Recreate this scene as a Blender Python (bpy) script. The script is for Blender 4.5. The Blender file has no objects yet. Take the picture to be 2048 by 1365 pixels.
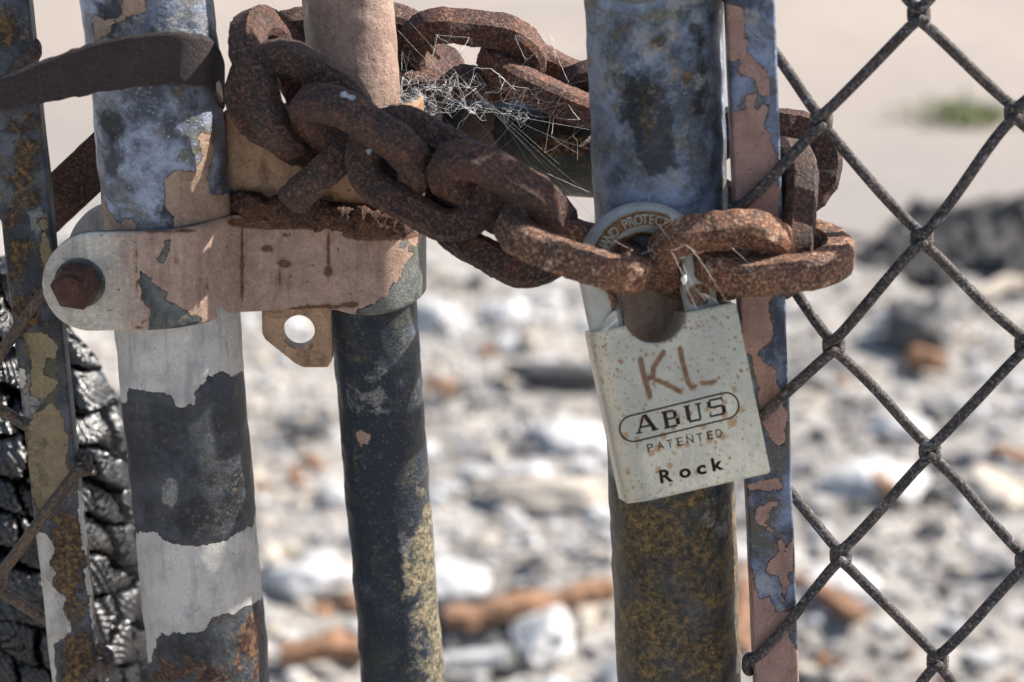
import bpy, bmesh, math, random
import numpy as np
from mathutils import Vector, Matrix
from mathutils import noise as mnoise
random.seed(7)
rng = np.random.default_rng(11)
R = math.radians
scene = bpy.context.scene
COL = scene.collection

# ------------------------------------------------------------------ camera
PITCH, ROLL = R(17.9), R(2.9)
FOC, DIST, CAMZ = 70.0, 0.70, 1.15
FPX = FOC / 36.0 * 2048.0
cam_d = bpy.data.cameras.new('camera'); cam = bpy.data.objects.new('camera', cam_d); COL.objects.link(cam)
scene.camera = cam
cam_d.lens = FOC; cam_d.sensor_width = 36.0; cam_d.clip_start = 0.02; cam_d.clip_end = 500
fwd = Vector((0, math.cos(PITCH), -math.sin(PITCH)))
up0 = Vector((0, math.sin(PITCH), math.cos(PITCH)))
right0 = Vector((1, 0, 0))
# positive ROLL: world verticals lean to the right going down in the picture
camR = (right0 * math.cos(ROLL) + up0 * math.sin(ROLL)).normalized()
camU = (up0 * math.cos(ROLL) - right0 * math.sin(ROLL)).normalized()
CAM = Vector((0, -DIST * math.cos(PITCH), CAMZ))
Mc = Matrix((camR, camU, -fwd)).transposed().to_4x4(); Mc.translation = CAM
cam.matrix_world = Mc
cam_d.dof.use_dof = True
cam_d.dof.focus_distance = 0.69
cam_d.dof.aperture_fstop = 9.0
cam_d.dof.aperture_blades = 9

# ------------------------------------------------------------------ light
SUN_DIR = Vector((0.76, 0.215, 0.70)).normalized()      # towards the sun
elev = math.asin(SUN_DIR.z)
world = bpy.data.worlds.new('World'); scene.world = world; world.use_nodes = True
wn = world.node_tree; bg = wn.nodes['Background']
sky = wn.nodes.new('ShaderNodeTexSky'); sky.sky_type = 'NISHITA'; sky.sun_disc = False
sky.sun_elevation = elev; sky.sun_rotation = math.atan2(SUN_DIR.x, SUN_DIR.y)
sky.air_density = 1.0; sky.dust_density = 1.5
wn.links.new(sky.outputs[0], bg.inputs[0]); bg.inputs[1].default_value = 0.092
sun_d = bpy.data.lights.new('sun', 'SUN'); sun_d.energy = 4.9; sun_d.angle = R(0.6); sun_d.color = (1.0, 0.945, 0.87)
sun = bpy.data.objects.new('sun', sun_d); COL.objects.link(sun)
sun.rotation_euler = SUN_DIR.to_track_quat('Z', 'Y').to_euler()
scene.view_settings.view_transform = 'Standard'; scene.view_settings.look = 'None'
scene.view_settings.gamma = 1.0; scene.view_settings.exposure = 0.95

# ------------------------------------------------------------------ picture geometry helpers
def P(px, py, Y=0.0):
    """point of the vertical plane at depth Y that the photograph shows at pixel (px, py)"""
    d = fwd + camR * ((px - 1024) / FPX) + camU * ((682.5 - py) / FPX)
    t = (Y - CAM.y) / d.y
    return CAM + d * t
def G(px, py, z=0.0):
    d = fwd + camR * ((px - 1024) / FPX) + camU * ((682.5 - py) / FPX)
    t = (z - CAM.z) / d.z
    return CAM + d * t
def proj_np(V):
    A = np.asarray(V, float) - np.array(CAM)
    zz = A @ np.array(fwd); x = A @ np.array(camR); y = A @ np.array(camU)
    return np.stack([1024 + FPX * x / zz, 682.5 - FPX * y / zz], 1)

# ------------------------------------------------------------------ object helpers
def tag(o, label=None, cat=None, group=None, kind=None):
    if label: o['label'] = label
    if cat: o['category'] = cat
    if group: o['group'] = group
    if kind: o['kind'] = kind
    return o
def thing(name, loc, label, cat, group=None):
    o = bpy.data.objects.new(name, None); COL.objects.link(o); o.location = Vector(loc); o.empty_display_size = 0.02
    return tag(o, label, cat, group)
def obj(name, V, F, mat, parent=None, attrs=None, smooth=True, auto=None):
    off = Vector((0, 0, 0))
    p = parent
    while p is not None:
        off = off + p.location; p = p.parent
    V = np.asarray([tuple(v) for v in V], float) if not isinstance(V, np.ndarray) else V
    V = V - np.array(off)
    me = bpy.data.meshes.new(name); me.from_pydata(V.tolist(), [], [tuple(int(i) for i in f) for f in F]); me.update()
    o = bpy.data.objects.new(name, me); COL.objects.link(o)
    mats = mat if isinstance(mat, (list, tuple)) else [mat]
    for m in mats: me.materials.append(m)
    if parent is not None: o.parent = parent
    if attrs:
        for k, a in attrs.items():
            at = me.attributes.new(k, 'FLOAT', 'POINT'); at.data.foreach_set('value', np.asarray(a, np.float32))
    if smooth:
        for p_ in me.polygons: p_.use_smooth = True
        if auto: me.set_sharp_from_angle(angle=R(auto))
    return o
def grid_faces(nr, nc, wrap=False, flip=False):
    F = []
    for i in range(nr - 1):
        for j in range(nc if wrap else nc - 1):
            a = i * nc + j; b = i * nc + (j + 1) % nc; c = (i + 1) * nc + (j + 1) % nc; d = (i + 1) * nc + j
            F.append((a, d, c, b) if flip else (a, b, c, d))
    return F
def vnoise(p, sc, octv=3, seed=0.0):
    return np.array([mnoise.fractal(Vector((x * sc + seed, y * sc + seed * .7, z * sc)), .6, 2.0, octv) for x, y, z in p])

def frames(pts):
    pts = [Vector(p) for p in pts]; n = len(pts); T = []
    for i in range(n):
        T.append((pts[min(i + 1, n - 1)] - pts[max(i - 1, 0)]).normalized())
    a = Vector((0, 0, 1)) if abs(T[0].z) < .9 else Vector((1, 0, 0))
    N = [(a - T[0] * a.dot(T[0])).normalized()]
    for i in range(1, n):
        v = N[-1] - T[i] * N[-1].dot(T[i]); N.append(v.normalized())
    return pts, T, N
def tube_vf(pts, rad, sides=10, caps=True, base=0, jit=0.0):
    pts, T, N = frames(pts); V = []; F = []
    for i, p in enumerate(pts):
        r = rad[i] if hasattr(rad, '__len__') else rad
        B = T[i].cross(N[i])
        for k in range(sides):
            a = 2 * math.pi * k / sides
            rr = r * (1 + random.uniform(-jit, jit))
            V.append(p + N[i] * math.cos(a) * rr + B * math.sin(a) * rr)
    n = len(pts)
    for i in range(n - 1):
        for k in range(sides):
            a = base + i * sides + k; b = base + i * sides + (k + 1) % sides
            F.append((a, a + sides, b + sides, b))
    if caps:
        F.append(tuple(base + k for k in range(sides)))
        F.append(tuple(base + (n - 1) * sides + k for k in reversed(range(sides))))
    return V, F
def catmull(pts, n=8, closed=False):
    pts = [Vector(p) for p in pts]; out = []; m = len(pts)
    rngk = range(m if closed else m - 1)
    for i in rngk:
        g = (lambda k: pts[k % m]) if closed else (lambda k: pts[min(max(k, 0), m - 1)])
        p0, p1, p2, p3 = g(i - 1), g(i), g(i + 1), g(i + 2)
        for s in range(n):
            t = s / n
            out.append(.5 * ((2 * p1) + (p2 - p0) * t + (2 * p0 - 5 * p1 + 4 * p2 - p3) * t * t + (3 * p1 - p0 - 3 * p2 + p3) * t ** 3))
    if not closed: out.append(pts[-1].copy())
    return out

def poly_sdf(Q, poly):
    """signed distance in pixels, positive inside"""
    poly = np.asarray(poly, float); n = len(poly)
    d2 = np.full(len(Q), 1e12); ins = np.zeros(len(Q), bool)
    for i in range(n):
        a = poly[i]; b = poly[(i + 1) % n]; e = b - a; w = Q - a
        t = np.clip((w @ e) / max(e @ e, 1e-9), 0, 1)
        d2 = np.minimum(d2, ((w - t[:, None] * e) ** 2).sum(1))
        c = ((a[1] > Q[:, 1]) != (b[1] > Q[:, 1]))
        xx = (b[0] - a[0]) * (Q[:, 1] - a[1]) / ((b[1] - a[1]) if abs(b[1] - a[1]) > 1e-9 else 1e-9) + a[0]
        ins ^= c & (Q[:, 0] < xx)
    d = np.sqrt(d2)
    return np.where(ins, d, -d)
RNG = {'pf': 20.0, 'pc': 110.0, 'pd': 70.0, 'pe': 110.0}
def circle(cx, cy, rx, ry=None, n=14, ang=0):
    ry = ry or rx; ca, sa = math.cos(ang), math.sin(ang)
    return [(cx + rx * math.cos(t) * ca - ry * math.sin(t) * sa, cy + rx * math.cos(t) * sa + ry * math.sin(t) * ca)
            for t in [2 * math.pi * k / n for k in range(n)]]
def mask(V, polys, front=None, rng_=50.0):
    """0..1 field, 0.5 on the outline of the marks (drawn where the camera sees the surface)"""
    Q = proj_np(V); d = np.full(len(Q), -1e3)
    for p in polys: d = np.maximum(d, poly_sdf(Q, p))
    if front is not None: d = np.where(front, d, -1e3)
    return np.clip(.5 + d / rng_, 0, 1)

# ------------------------------------------------------------------ node helper
class M:
    def __init__(s, name, coord='Object'):
        s.mat = bpy.data.materials.new(name); s.mat.use_nodes = True
        s.nt = s.mat.node_tree; s.b = s.nt.nodes['Principled BSDF']
        tc = s.nt.nodes.new('ShaderNodeTexCoord'); s.co = tc.outputs[coord]; s.tc = tc
    def L(s, a, b): s.nt.links.new(a, b)
    def put(s, sock, v):
        if hasattr(v, 'is_linked') or hasattr(v, 'links'): s.L(v, sock)
        elif isinstance(v, tuple) and len(v) == 3 and sock.type == 'RGBA': sock.default_value = (*v, 1)
        else: sock.default_value = v
    def scale(s, sx, sy, sz, rot=(0, 0, 0)):
        n = s.nt.nodes.new('ShaderNodeMapping'); s.L(s.co, n.inputs[0]); n.inputs[3].default_value = (sx, sy, sz)
        n.inputs[2].default_value = rot
        return n.outputs[0]
    def noise(s, sc, det=5, ro=.6, vec=None, dist=0.0, color=False):
        n = s.nt.nodes.new('ShaderNodeTexNoise'); s.L(vec if vec is not None else s.co, n.inputs['Vector'])
        n.inputs['Scale'].default_value = sc; n.inputs['Detail'].default_value = det
        n.inputs['Roughness'].default_value = ro; n.inputs['Distortion'].default_value = dist
        return n.outputs['Color' if color else 'Fac']
    def vor(s, sc, feat='F1', vec=None, out='Distance', rnd=1.0):
        n = s.nt.nodes.new('ShaderNodeTexVoronoi'); n.feature = feat; s.L(vec if vec is not None else s.co, n.inputs['Vector'])
        n.inputs['Scale'].default_value = sc; n.inputs['Randomness'].default_value = rnd
        return n.outputs[out]
    def wave(s, sc, vec=None, dist=2.0, det=3):
        n = s.nt.nodes.new('ShaderNodeTexWave'); s.L(vec if vec is not None else s.co, n.inputs['Vector'])
        n.inputs['Scale'].default_value = sc; n.inputs['Distortion'].default_value = dist; n.inputs['Detail'].default_value = det
        return n.outputs['Fac']
    def attr(s, name):
        n = s.nt.nodes.new('ShaderNodeAttribute'); n.attribute_name = name; return n.outputs['Fac']
    def math(s, op, a, b=0.0, c=None):
        n = s.nt.nodes.new('ShaderNodeMath'); n.operation = op; s.put(n.inputs[0], a); s.put(n.inputs[1], b)
        if c is not None: s.put(n.inputs[2], c)
        return n.outputs[0]
    def step(s, x, lo, hi, a=0.0, b=1.0):
        n = s.nt.nodes.new('ShaderNodeMapRange'); n.interpolation_type = 'SMOOTHSTEP'; s.put(n.inputs[0], x)
        n.inputs[1].default_value = lo; n.inputs[2].default_value = hi; n.inputs[3].default_value = a; n.inputs[4].default_value = b
        return n.outputs[0]
    def mix(s, f, a, b, mode='MIX'):
        n = s.nt.nodes.new('ShaderNodeMix'); n.data_type = 'RGBA'; n.blend_type = mode
        s.put(n.inputs[0], f); s.put(n.inputs[6], a); s.put(n.inputs[7], b); return n.outputs[2]
    def bump(s, h, strength=.5, dist=.001, normal=None):
        n = s.nt.nodes.new('ShaderNodeBump'); s.put(n.inputs['Height'], h); n.inputs['Strength'].default_value = strength
        n.inputs['Distance'].default_value = dist
        if normal is not None: s.L(normal, n.inputs['Normal'])
        return n.outputs[0]
    def done(s, color, rough=.6, metal=0.0, normal=None, spec=None):
        s.put(s.b.inputs['Base Color'], color); s.put(s.b.inputs['Roughness'], rough); s.put(s.b.inputs['Metallic'], metal)
        if normal is not None: s.L(normal, s.b.inputs['Normal'])
        if spec is not None: s.b.inputs['Specular IOR Level'].default_value = spec
        return s.mat
    # ragged mask from a vertex field
    def patch(s, name, amp=.85, sc=130, soft=.012):
        n = s.noise(sc, 9, .66, dist=.3); a = s.math('ADD', s.attr(name), s.math('MULTIPLY', s.math('SUBTRACT', n, .5), amp))
        return s.step(a, .5 - soft, .5 + soft), a
    def edge(s, a, w=.02):
        return s.step(s.math('ABSOLUTE', s.math('SUBTRACT', a, .5 - w * .5)), w, w * .3)

def steel(name, dark, light, ochre, olive, bal=.5, paintA=(.34, .235, .165), paintB=(.60, .55, .48), ochre_amt=.5, fine=.5, rust_or_sun_c=((.035, .012, .008), (.13, .045, .015), (.33, .17, .05)), rsc=95):
    """bare weathered galvanised steel with flaking paint: fields pa (brown paint), pb (pale paint), pc (rust; painted sunlit strip on the middle pipe), pd (white stain)"""
    m = M(name)
    big = m.noise(22, 6, .62, dist=.6); mid = m.noise(120, 7, .7); fin = m.noise(900, 4, .7); spk = m.noise(480, 5, .75)
    c = m.mix(m.step(m.math('ADD', m.math('MULTIPLY', big, .6), m.math('MULTIPLY', mid, .4)), bal - .08, bal + .09), dark, light)
    c = m.mix(m.math('MULTIPLY', m.step(m.noise(45, 8, .75, dist=1.2), .50, .62), .85), c, olive)
    c = m.mix(m.math('MULTIPLY', m.step(m.noise(70, 7, .8, dist=.5), .53, .64), m.step(spk, .45, .6)), c, ochre)
    c = m.mix(m.math('MULTIPLY', m.step(spk, .6, .68), ochre_amt), c, ochre)
    c = m.mix(m.math('MULTIPLY', m.step(fin, .58, .7), fine), c, tuple(min(1, x * 1.5 + .1) for x in light))
    c = m.mix(m.math('MULTIPLY', m.step(fin, .42, .3), .6), c, tuple(x * .4 for x in dark))
    f, a = m.patch('pe', 1.6, 60, .10)
    dk = m.mix(m.step(m.math('ADD', m.math('MULTIPLY', mid, .5), m.math('MULTIPLY', big, .5)), .42, .62), (.016, .018, .022), (.055, .060, .066))
    dk = m.mix(m.math('MULTIPLY', m.step(spk, .56, .66), m.step(m.noise(38, 6, .7), .42, .6)), dk, ochre)
    dk = m.mix(m.math('MULTIPLY', m.step(fin, .6, .72), .45), dk, (.20, .20, .18))
    c = m.mix(m.math('MULTIPLY', f, .93), c, dk)
    # white mineral stains with rings
    f, a = m.patch('pd', 1.5, 120, .12)
    ring = m.math('MULTIPLY', m.step(m.math('ABSOLUTE', m.math('SUBTRACT', a, .52)), .09, .0), m.step(mid, .4, .56))
    c = m.mix(m.math('MULTIPLY', m.math('MAXIMUM', m.math('MULTIPLY', f, m.step(mid, .45, .58)), ring), m.step(fin, .35, .6, .25, .8)), c, (.34, .33, .30))
    # rust; on the middle pipe the painted sunlit strip
    f, a = m.patch('pc', 1.9, rsc, .12); f = m.math('MULTIPLY', f, m.step(m.noise(430, 5, .8), .36, .5, .25, 1.0))
    if rsc < 60: f = m.math('MULTIPLY', f, m.step(m.noise(38, 7, .72, dist=.8), .40, .56, .15, .95))
    rc = m.mix(m.step(spk, .4, .6), rust_or_sun_c[0], m.mix(m.step(mid, .4, .62), rust_or_sun_c[1], rust_or_sun_c[2]))
    c = m.mix(f, c, rc); fc = f
    # brown paint
    f, a = m.patch('pa'); fb_, ab_ = m.patch('pb')
    hal = m.math('MULTIPLY', m.step(m.math('MAXIMUM', a, ab_), .30, .52), m.step(m.noise(90, 6, .75), .44, .62))
    c = m.mix(m.math('MULTIPLY', hal, .6), c, m.mix(m.step(spk, .4, .6), (.07, .035, .02), (.22, .12, .05)))
    fa = f
    pg = m.step(m.math('ADD', m.attr('pg'), m.math('MULTIPLY', m.math('SUBTRACT', mid, .5), .5)), .2, .8)
    pA = m.mix(pg, paintA, paintB); streak = m.noise(60, 6, .7, vec=m.scale(3.2, 3.2, .35))
    pc = m.mix(m.step(mid, .35, .7), pA, m.mix(1.0, pA, (.70, .68, .66), 'MULTIPLY'))
    pc = m.mix(m.math('MULTIPLY', m.step(streak, .5, .66), .45), pc, m.mix(1.0, pc, (.55, .46, .40), 'MULTIPLY'))
    pc = m.mix(m.math('MULTIPLY', m.step(fin, .53, .66), .6), pc, m.mix(1.0, pc, (1.5, 1.5, 1.5), 'MULTIPLY'))
    pc = m.mix(m.math('MULTIPLY', m.step(fin, .45, .34), .6), pc, m.mix(1.0, pc, (.55, .5, .5), 'MULTIPLY'))
    pc = m.mix(m.step(m.vor(260), .2, .1), pc, (.06, .035, .025)) if False else pc
    pc = m.mix(m.math('MULTIPLY', m.step(m.noise(330, 3, .6), .66, .7), .8), pc, (.09, .05, .035))
    ea = m.edge(a)
    c = m.mix(f, c, pc)
    c = m.mix(m.math('MULTIPLY', ea, .75), c, (.03, .022, .02))
    # pale paint
    f, a = m.patch('pb')
    pc = m.mix(m.step(m.noise(60, 7, .7), .4, .68), paintB, tuple(x * .66 for x in paintB))
    pc = m.mix(m.math('MULTIPLY', m.step(streak, .52, .64), .5), pc, (.24, .25, .29))
    pc = m.mix(m.math('MULTIPLY', m.step(fin, .46, .34), .5), pc, tuple(x * .5 for x in paintB))
    pc = m.mix(m.math('MULTIPLY', m.step(m.noise(380, 4, .7), .62, .7), .7), pc, (.13, .13, .15))
    ea = m.edge(a)
    c = m.mix(f, c, pc)
    c = m.mix(m.math('MULTIPLY', ea, .75), c, (.03, .025, .025))
    paint = m.math('MAXIMUM', f, fa)
    sp_, a = m.patch('pf', .55, 240, .05)
    c = m.mix(m.math('MULTIPLY', sp_, m.step(spk, .3, .5, .8, 1.0)), c, m.mix(m.step(fin, .45, .6), (.03, .012, .008), (.17, .07, .03)))
    hl_ = m.step(a, .28, .5); c = m.mix(m.math('MULTIPLY', hl_, .35), c, (.20, .10, .05))
    h = m.math('ADD', m.math('MULTIPLY', paint, 1.0), m.math('MULTIPLY', m.noise(500, 6, .75), 1.1))
    h = m.math('ADD', h, m.math('MULTIPLY', m.math('MULTIPLY', fc, m.noise(260, 6, .8)), 1.5))
    nrm = m.bump(h, .9, .0008)
    bare = m.math('MULTIPLY', m.math('SUBTRACT', 1.0, m.math('MAXIMUM', paint, m.math('MULTIPLY', fc, .8))), .38)
    return m.done(c, m.step(mid, .3, .7, .30, .58), bare, nrm, .5)

MAT = {}
MAT['left_post'] = steel('zinc_post', (.065, .075, .105), (.42, .48, .62), (.24, .15, .06), (.15, .14, .085), .50, paintA=(.40, .27, .19), paintB=(.62, .58, .53), rust_or_sun_c=((.03, .010, .008), (.10, .032, .016), (.26, .13, .05)))
MAT['dark_post'] = steel('dark_zinc_post', (.022, .026, .034), (.085, .095, .115), (.27, .18, .08), (.06, .06, .045), .58, ochre_amt=.75)
MAT['mid_post'] = steel('mid_pipe_zinc', (.020, .027, .040), (.12, .155, .21), (.17, .13, .075), (.05, .055, .045), .6, paintA=(.41, .275, .215), ochre_amt=.45, rust_or_sun_c=((.10, .09, .055), (.30, .26, .17), (.42, .33, .19)))  # last colour set: ochre and cream painting sunlight on the lower right side
MAT['right_post'] = steel('right_post_zinc', (.06, .078, .105), (.31, .375, .49), (.25, .17, .065), (.15, .14, .085), .50, ochre_amt=.8, rust_or_sun_c=((.06, .045, .02), (.17, .11, .04), (.29, .17, .05)), rsc=45)
MAT['right_bar'] = steel('tension_bar_steel', (.04, .05, .08), (.25, .30, .43), (.20, .12, .05), (.09, .09, .07), .52, paintA=(.36, .215, .175))
MAT['left_bar'] = steel('left_bar_steel', (.028, .032, .042), (.12, .135, .165), (.25, .15, .045), (.10, .095, .055), .53, paintA=(.27, .205, .11), ochre_amt=.5, rust_or_sun_c=((.03, .014, .008), (.14, .065, .02), (.27, .155, .05)))
MAT['clamp'] = steel('clamp_metal', (.045, .05, .052), (.18, .195, .19), (.22, .17, .10), (.16, .16, .13), .5, paintA=(.46, .315, .245), paintB=(.62, .57, .49))
MAT['sleeve'] = steel('sleeve_metal', (.05, .055, .06), (.22, .22, .2), (.2, .12, .06), (.1, .1, .08), .5, paintA=(.50, .31, .185))
MAT['rail'] = steel('mossy_rail', (.022, .022, .018), (.06, .062, .05), (.12, .08, .03), (.07, .065, .03), .5, paintA=(.17, .10, .06))

def rust(name, dark, mid_, light, lightamt=.5, top=None, bumpd=.0011, rg=(.62, .9)):
    m = M(name)
    a = m.noise(260, 8, .78); b = m.noise(900, 5, .75); g = m.noise(60, 6, .65)
    v = m.vor(650, 'F1')
    c = m.mix(m.step(m.math('ADD', m.math('MULTIPLY', a, .6), m.math('MULTIPLY', g, .4)), .42, .6), dark, mid_)
    c = m.mix(m.math('MULTIPLY', m.step(b, .5, .66), lightamt), c, light)
    c = m.mix(m.step(b, .45, .37), c, tuple(x * .35 for x in dark))
    if top is not None:     # pale mineral crust in blotches; on orange links lightened as painted sun
        c = m.mix(m.math('MULTIPLY', m.step(m.noise(130, 8, .75), .55, .64), m.step(b, .4, .55)), c, top)
    if name.startswith('chain'):
        fw, _ = m.patch('pw', .35, 260, .03); c = m.mix(fw, c, m.mix(m.step(b, .4, .6), (.30, .33, .40), (.50, .52, .56)))
        g2 = m.step(m.noise(28, 4, .6), .4, .6); c = m.mix(m.math('MULTIPLY', g2, .35), c, m.mix(1.0, c, (1.5, 1.15, .85), 'MULTIPLY'))
    h = m.math('ADD', m.math('MULTIPLY', a, .9), m.math('MULTIPLY', b, .45))
    h = m.math('ADD', h, m.math('MULTIPLY', m.step(v, .0, .5), .25))
    return m.done(c, m.step(a, .3, .7, *rg), 0.0, m.bump(h, .9, bumpd), .5)
MAT['chain'] = rust('chain_rust', (.018, .010, .009), (.080, .034, .024), (.25, .145, .10), .72, rg=(.55, .85))
MAT['chain_back'] = rust('chain_rust_back', (.040, .018, .014), (.125, .056, .038), (.36, .23, .17), .75)
MAT['chain_orange_lit'] = rust('chain_rust_orange_lit', (.055, .024, .015), (.20, .082, .040), (.52, .36, .24), .8, top=(.50, .40, .31))  # orange rust, colours lightened to stand in for sun on these links
MAT['strap'] = rust('strap_rust', (.020, .014, .016), (.045, .027, .025), (.09, .055, .045), .35)
MAT['bolt'] = rust('bolt_rust', (.045, .016, .012), (.11, .04, .024), (.2, .09, .05), .5)
MAT['weld'] = rust('weld_rust', (.045, .018, .012), (.14, .055, .03), (.34, .21, .13), .55, bumpd=.0016)
MAT['wire'] = rust('fence_wire', (.022, .018, .018), (.080, .056, .045), (.26, .25, .25), .65, top=(.24, .24, .25), bumpd=.0004)
MAT['wire_left'] = rust('fence_wire_left', (.05, .036, .030), (.15, .085, .045), (.30, .27, .25), .45, bumpd=.0004)

def lock_metal():
    m = M('lock_coating')
    g = m.noise(60, 5, .6); f = m.noise(900, 4, .6)
    c = m.mix(m.step(g, .35, .7), (.46, .42, .33), (.60, .545, .42))
    c = m.mix(m.math('MULTIPLY', m.step(f, .5, .7), .3), c, (.60, .60, .58))
    c = m.mix(m.math('MULTIPLY', m.step(m.noise(90, 8, .75), .62, .72), .5), c, (.28, .28, .30))
    # rust specks: small voronoi dots, denser at the top left
    dens = m.attr('pc')
    for sc, r0, thr in ((430, .30, .42), (270, .26, .16), (820, .34, .50)):
        d = m.vor(sc, 'F1'); cell = m.vor(sc, 'F1', out='Color')
        sep = m.nt.nodes.new('ShaderNodeSeparateColor'); m.L(cell, sep.inputs[0])
        pick = m.step(m.math('ADD', sep.outputs[0], m.math('MULTIPLY', dens, thr * 1.6)), .93, .97)
        dot = m.math('MULTIPLY', m.step(d, r0, r0 * .45), pick)
        c = m.mix(m.math('MULTIPLY', dot, .85), c, (.25, .13, .05))
        halo = m.math('MULTIPLY', m.step(d, r0 * 2, r0 * .6), pick)
        c = m.mix(m.math('MULTIPLY', halo, .18), c, (.45, .25, .10))
    # rust bleeding round scratched and engraved marks
    f_, a = m.patch('pa', .30, 420, .16)
    c = m.mix(m.math('MULTIPLY', f_, .8), c, (.36, .20, .085))
    f_, a = m.patch('pb', .32, 600, .08)
    c = m.mix(m.math('MULTIPLY', f_, m.step(m.noise(700, 4, .7), .35, .6, .55, .95)), c, (.17, .075, .04))
    h = m.math('ADD', m.noise(700, 4, .6), m.math('MULTIPLY', m.noise(90, 4, .6), .8))
    return m.done(c, m.step(g, .3, .7, .28, .42), .25, m.bump(h, .45, .0004), .5)
MAT['lock'] = lock_metal()
def simple(name, col, col2, sc=80, rough=.7, bd=.0005, metal=0.0, bs=.6):
    m = M(name); a = m.noise(sc, 7, .7); f = m.noise(sc * 6, 4, .7)
    c = m.mix(m.step(m.math('ADD', m.math('MULTIPLY', a, .7), m.math('MULTIPLY', f, .3)), .4, .6), col, col2)
    return m.done(c, rough, metal, m.bump(m.math('ADD', a, m.math('MULTIPLY', f, .4)), bs, bd))
MAT['groove'] = simple('engraving_dark', (.02, .013, .012), (.09, .045, .02), 500, .85)
MAT['letter'] = simple('raised_letter', (.27, .24, .17), (.38, .36, .30), 500, .5)
MAT['slot'] = simple('slot_rust', (.10, .045, .02), (.28, .13, .04), 600, .85)
MAT['web'] = simple('spider_silk', (.75, .73, .68), (.85, .84, .8), 300, .6)

def char_mat():
    m = M('charred_wood')
    st = m.noise(70, 5, .7, vec=m.scale(1, 1, 7, (R(35), 0, 0)))
    fin = m.noise(900, 4, .7)
    c = m.mix(m.step(m.noise(60, 5, .7), .45, .7), (.004, .004, .005), (.018, .017, .017))
    c = m.mix(m.step(m.noise(400, 6, .8), .70, .8), c, (.10, .09, .08))
    h = m.math('ADD', st, m.math('MULTIPLY', fin, .25))
    return m.done(c, m.step(fin, .3, .7, .12, .30), 0.0, m.bump(h, .6, .0010), 1.0)
MAT['char'] = char_mat()

# ------------------------------------------------------------------ ground and far setting
def ground_mat():
    m = M('ash_ground')
    n1 = m.noise(4.5, 8, .7); n2 = m.noise(14, 8, .75); n3 = m.noise(55, 5, .75)
    c = m.mix(m.step(n1, .42, .6), (.27, .245, .22), (.46, .42, .375))
    c = m.mix(m.step(n2, .53, .64), c, (.62, .60, .585))
    c = m.mix(m.step(m.noise(9, 8, .75, dist=.6), .60, .70), c, (.09, .085, .085))
    c = m.mix(m.step(m.noise(11, 7, .7, dist=.4), .64, .72), c, (.30, .15, .07))
    c = m.mix(m.math('MULTIPLY', m.step(n3, .55, .68), .6), c, (.6, .58, .55))
    c = m.mix(m.math('MULTIPLY', m.step(n3, .4, .3), .6), c, (.05, .05, .05))
    return m.done(c, .9, 0, m.bump(m.math('ADD', n2, m.math('MULTIPLY', n3, .5)), .8, .02))
def pave_mat():
    m = M('pale_pavement')
    n1 = m.noise(.9, 6, .6, vec=m.scale(1, .35, 1)); n3 = m.noise(40, 5, .7)
    c = m.mix(m.step(n1, .38, .62), (.275, .235, .205), (.325, .272, .230))
    c = m.mix(m.step(m.noise(2.2, 6, .6, vec=m.scale(.5, .6, 1)), .56, .68), c, (.245, .215, .195))
    sx = m.nt.nodes.new('ShaderNodeSeparateXYZ'); m.L(m.co, sx.inputs[0])      # ash trodden onto the near part of the yard
    ash = m.step(m.math('ADD', sx.outputs[1], m.math('MULTIPLY', m.noise(1.6, 6, .65), 2.4)), 6.6, 4.9)
    c = m.mix(m.math('MULTIPLY', ash, .6), c, (.215, .20, .19))
    c = m.mix(m.math('MULTIPLY', m.step(n3, .5, .7), .3), c, (.45, .38, .32))
    return m.done(c, .9, 0, m.bump(n3, .5, .004))
MAT['ground'] = ground_mat(); MAT['pave'] = pave_mat()

def sheet(name, x0, x1, y0, y1, nx, ny, zf, mat):
    xs = np.linspace(x0, x1, nx); ys = np.linspace(y0, y1, ny)
    V = [(x, y, zf(x, y)) for y in ys for x in xs]
    return obj(name, V, grid_faces(ny, nx), mat)
def gz(x, y):
    k = max(0, min(1, (3.9 - y) / .5)) * max(0, min(1, (y - .6) / .4)) * max(0, min(1, (2.2 - abs(x)) / .5))
    return k * (mnoise.fractal(Vector((x * 3.5, y * 3.5, 3.1)), .7, 2, 5) * .03) - .004
o = sheet('ground', -3, 3, -1.5, 5, 240, 260, gz, MAT['ground']); tag(o, kind='structure')
F_ = [(0, 1, 2, 3)]
def ringsheet(name, z, mat, x0, x1, y0, y1):
    o = obj(name, [(x0, y0, z), (x1, y0, z), (x1, y1, z), (x0, y1, z)], F_, mat, smooth=False); tag(o, kind='structure'); return o
ringsheet('ground', -.03, MAT['ground'], -150, 150, -150, 150)
# pale paved yard beyond the ash, with a ragged edge
def pavement():
    xs = np.linspace(-12, 12, 500); V = []; 
    for x in xs:
        ye = 3.72 + .10 * x + .14 * mnoise.fractal(Vector((x * 2, .3, 1.7)), .7, 2, 5)
        V += [(x, ye, -.03), (x, ye + .03, .012), (x, 40, .012)]
    o = obj('pavement', V, grid_faces(500, 3, flip=True), MAT['pave'], smooth=False); tag(o, kind='structure')
pavement()

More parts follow.
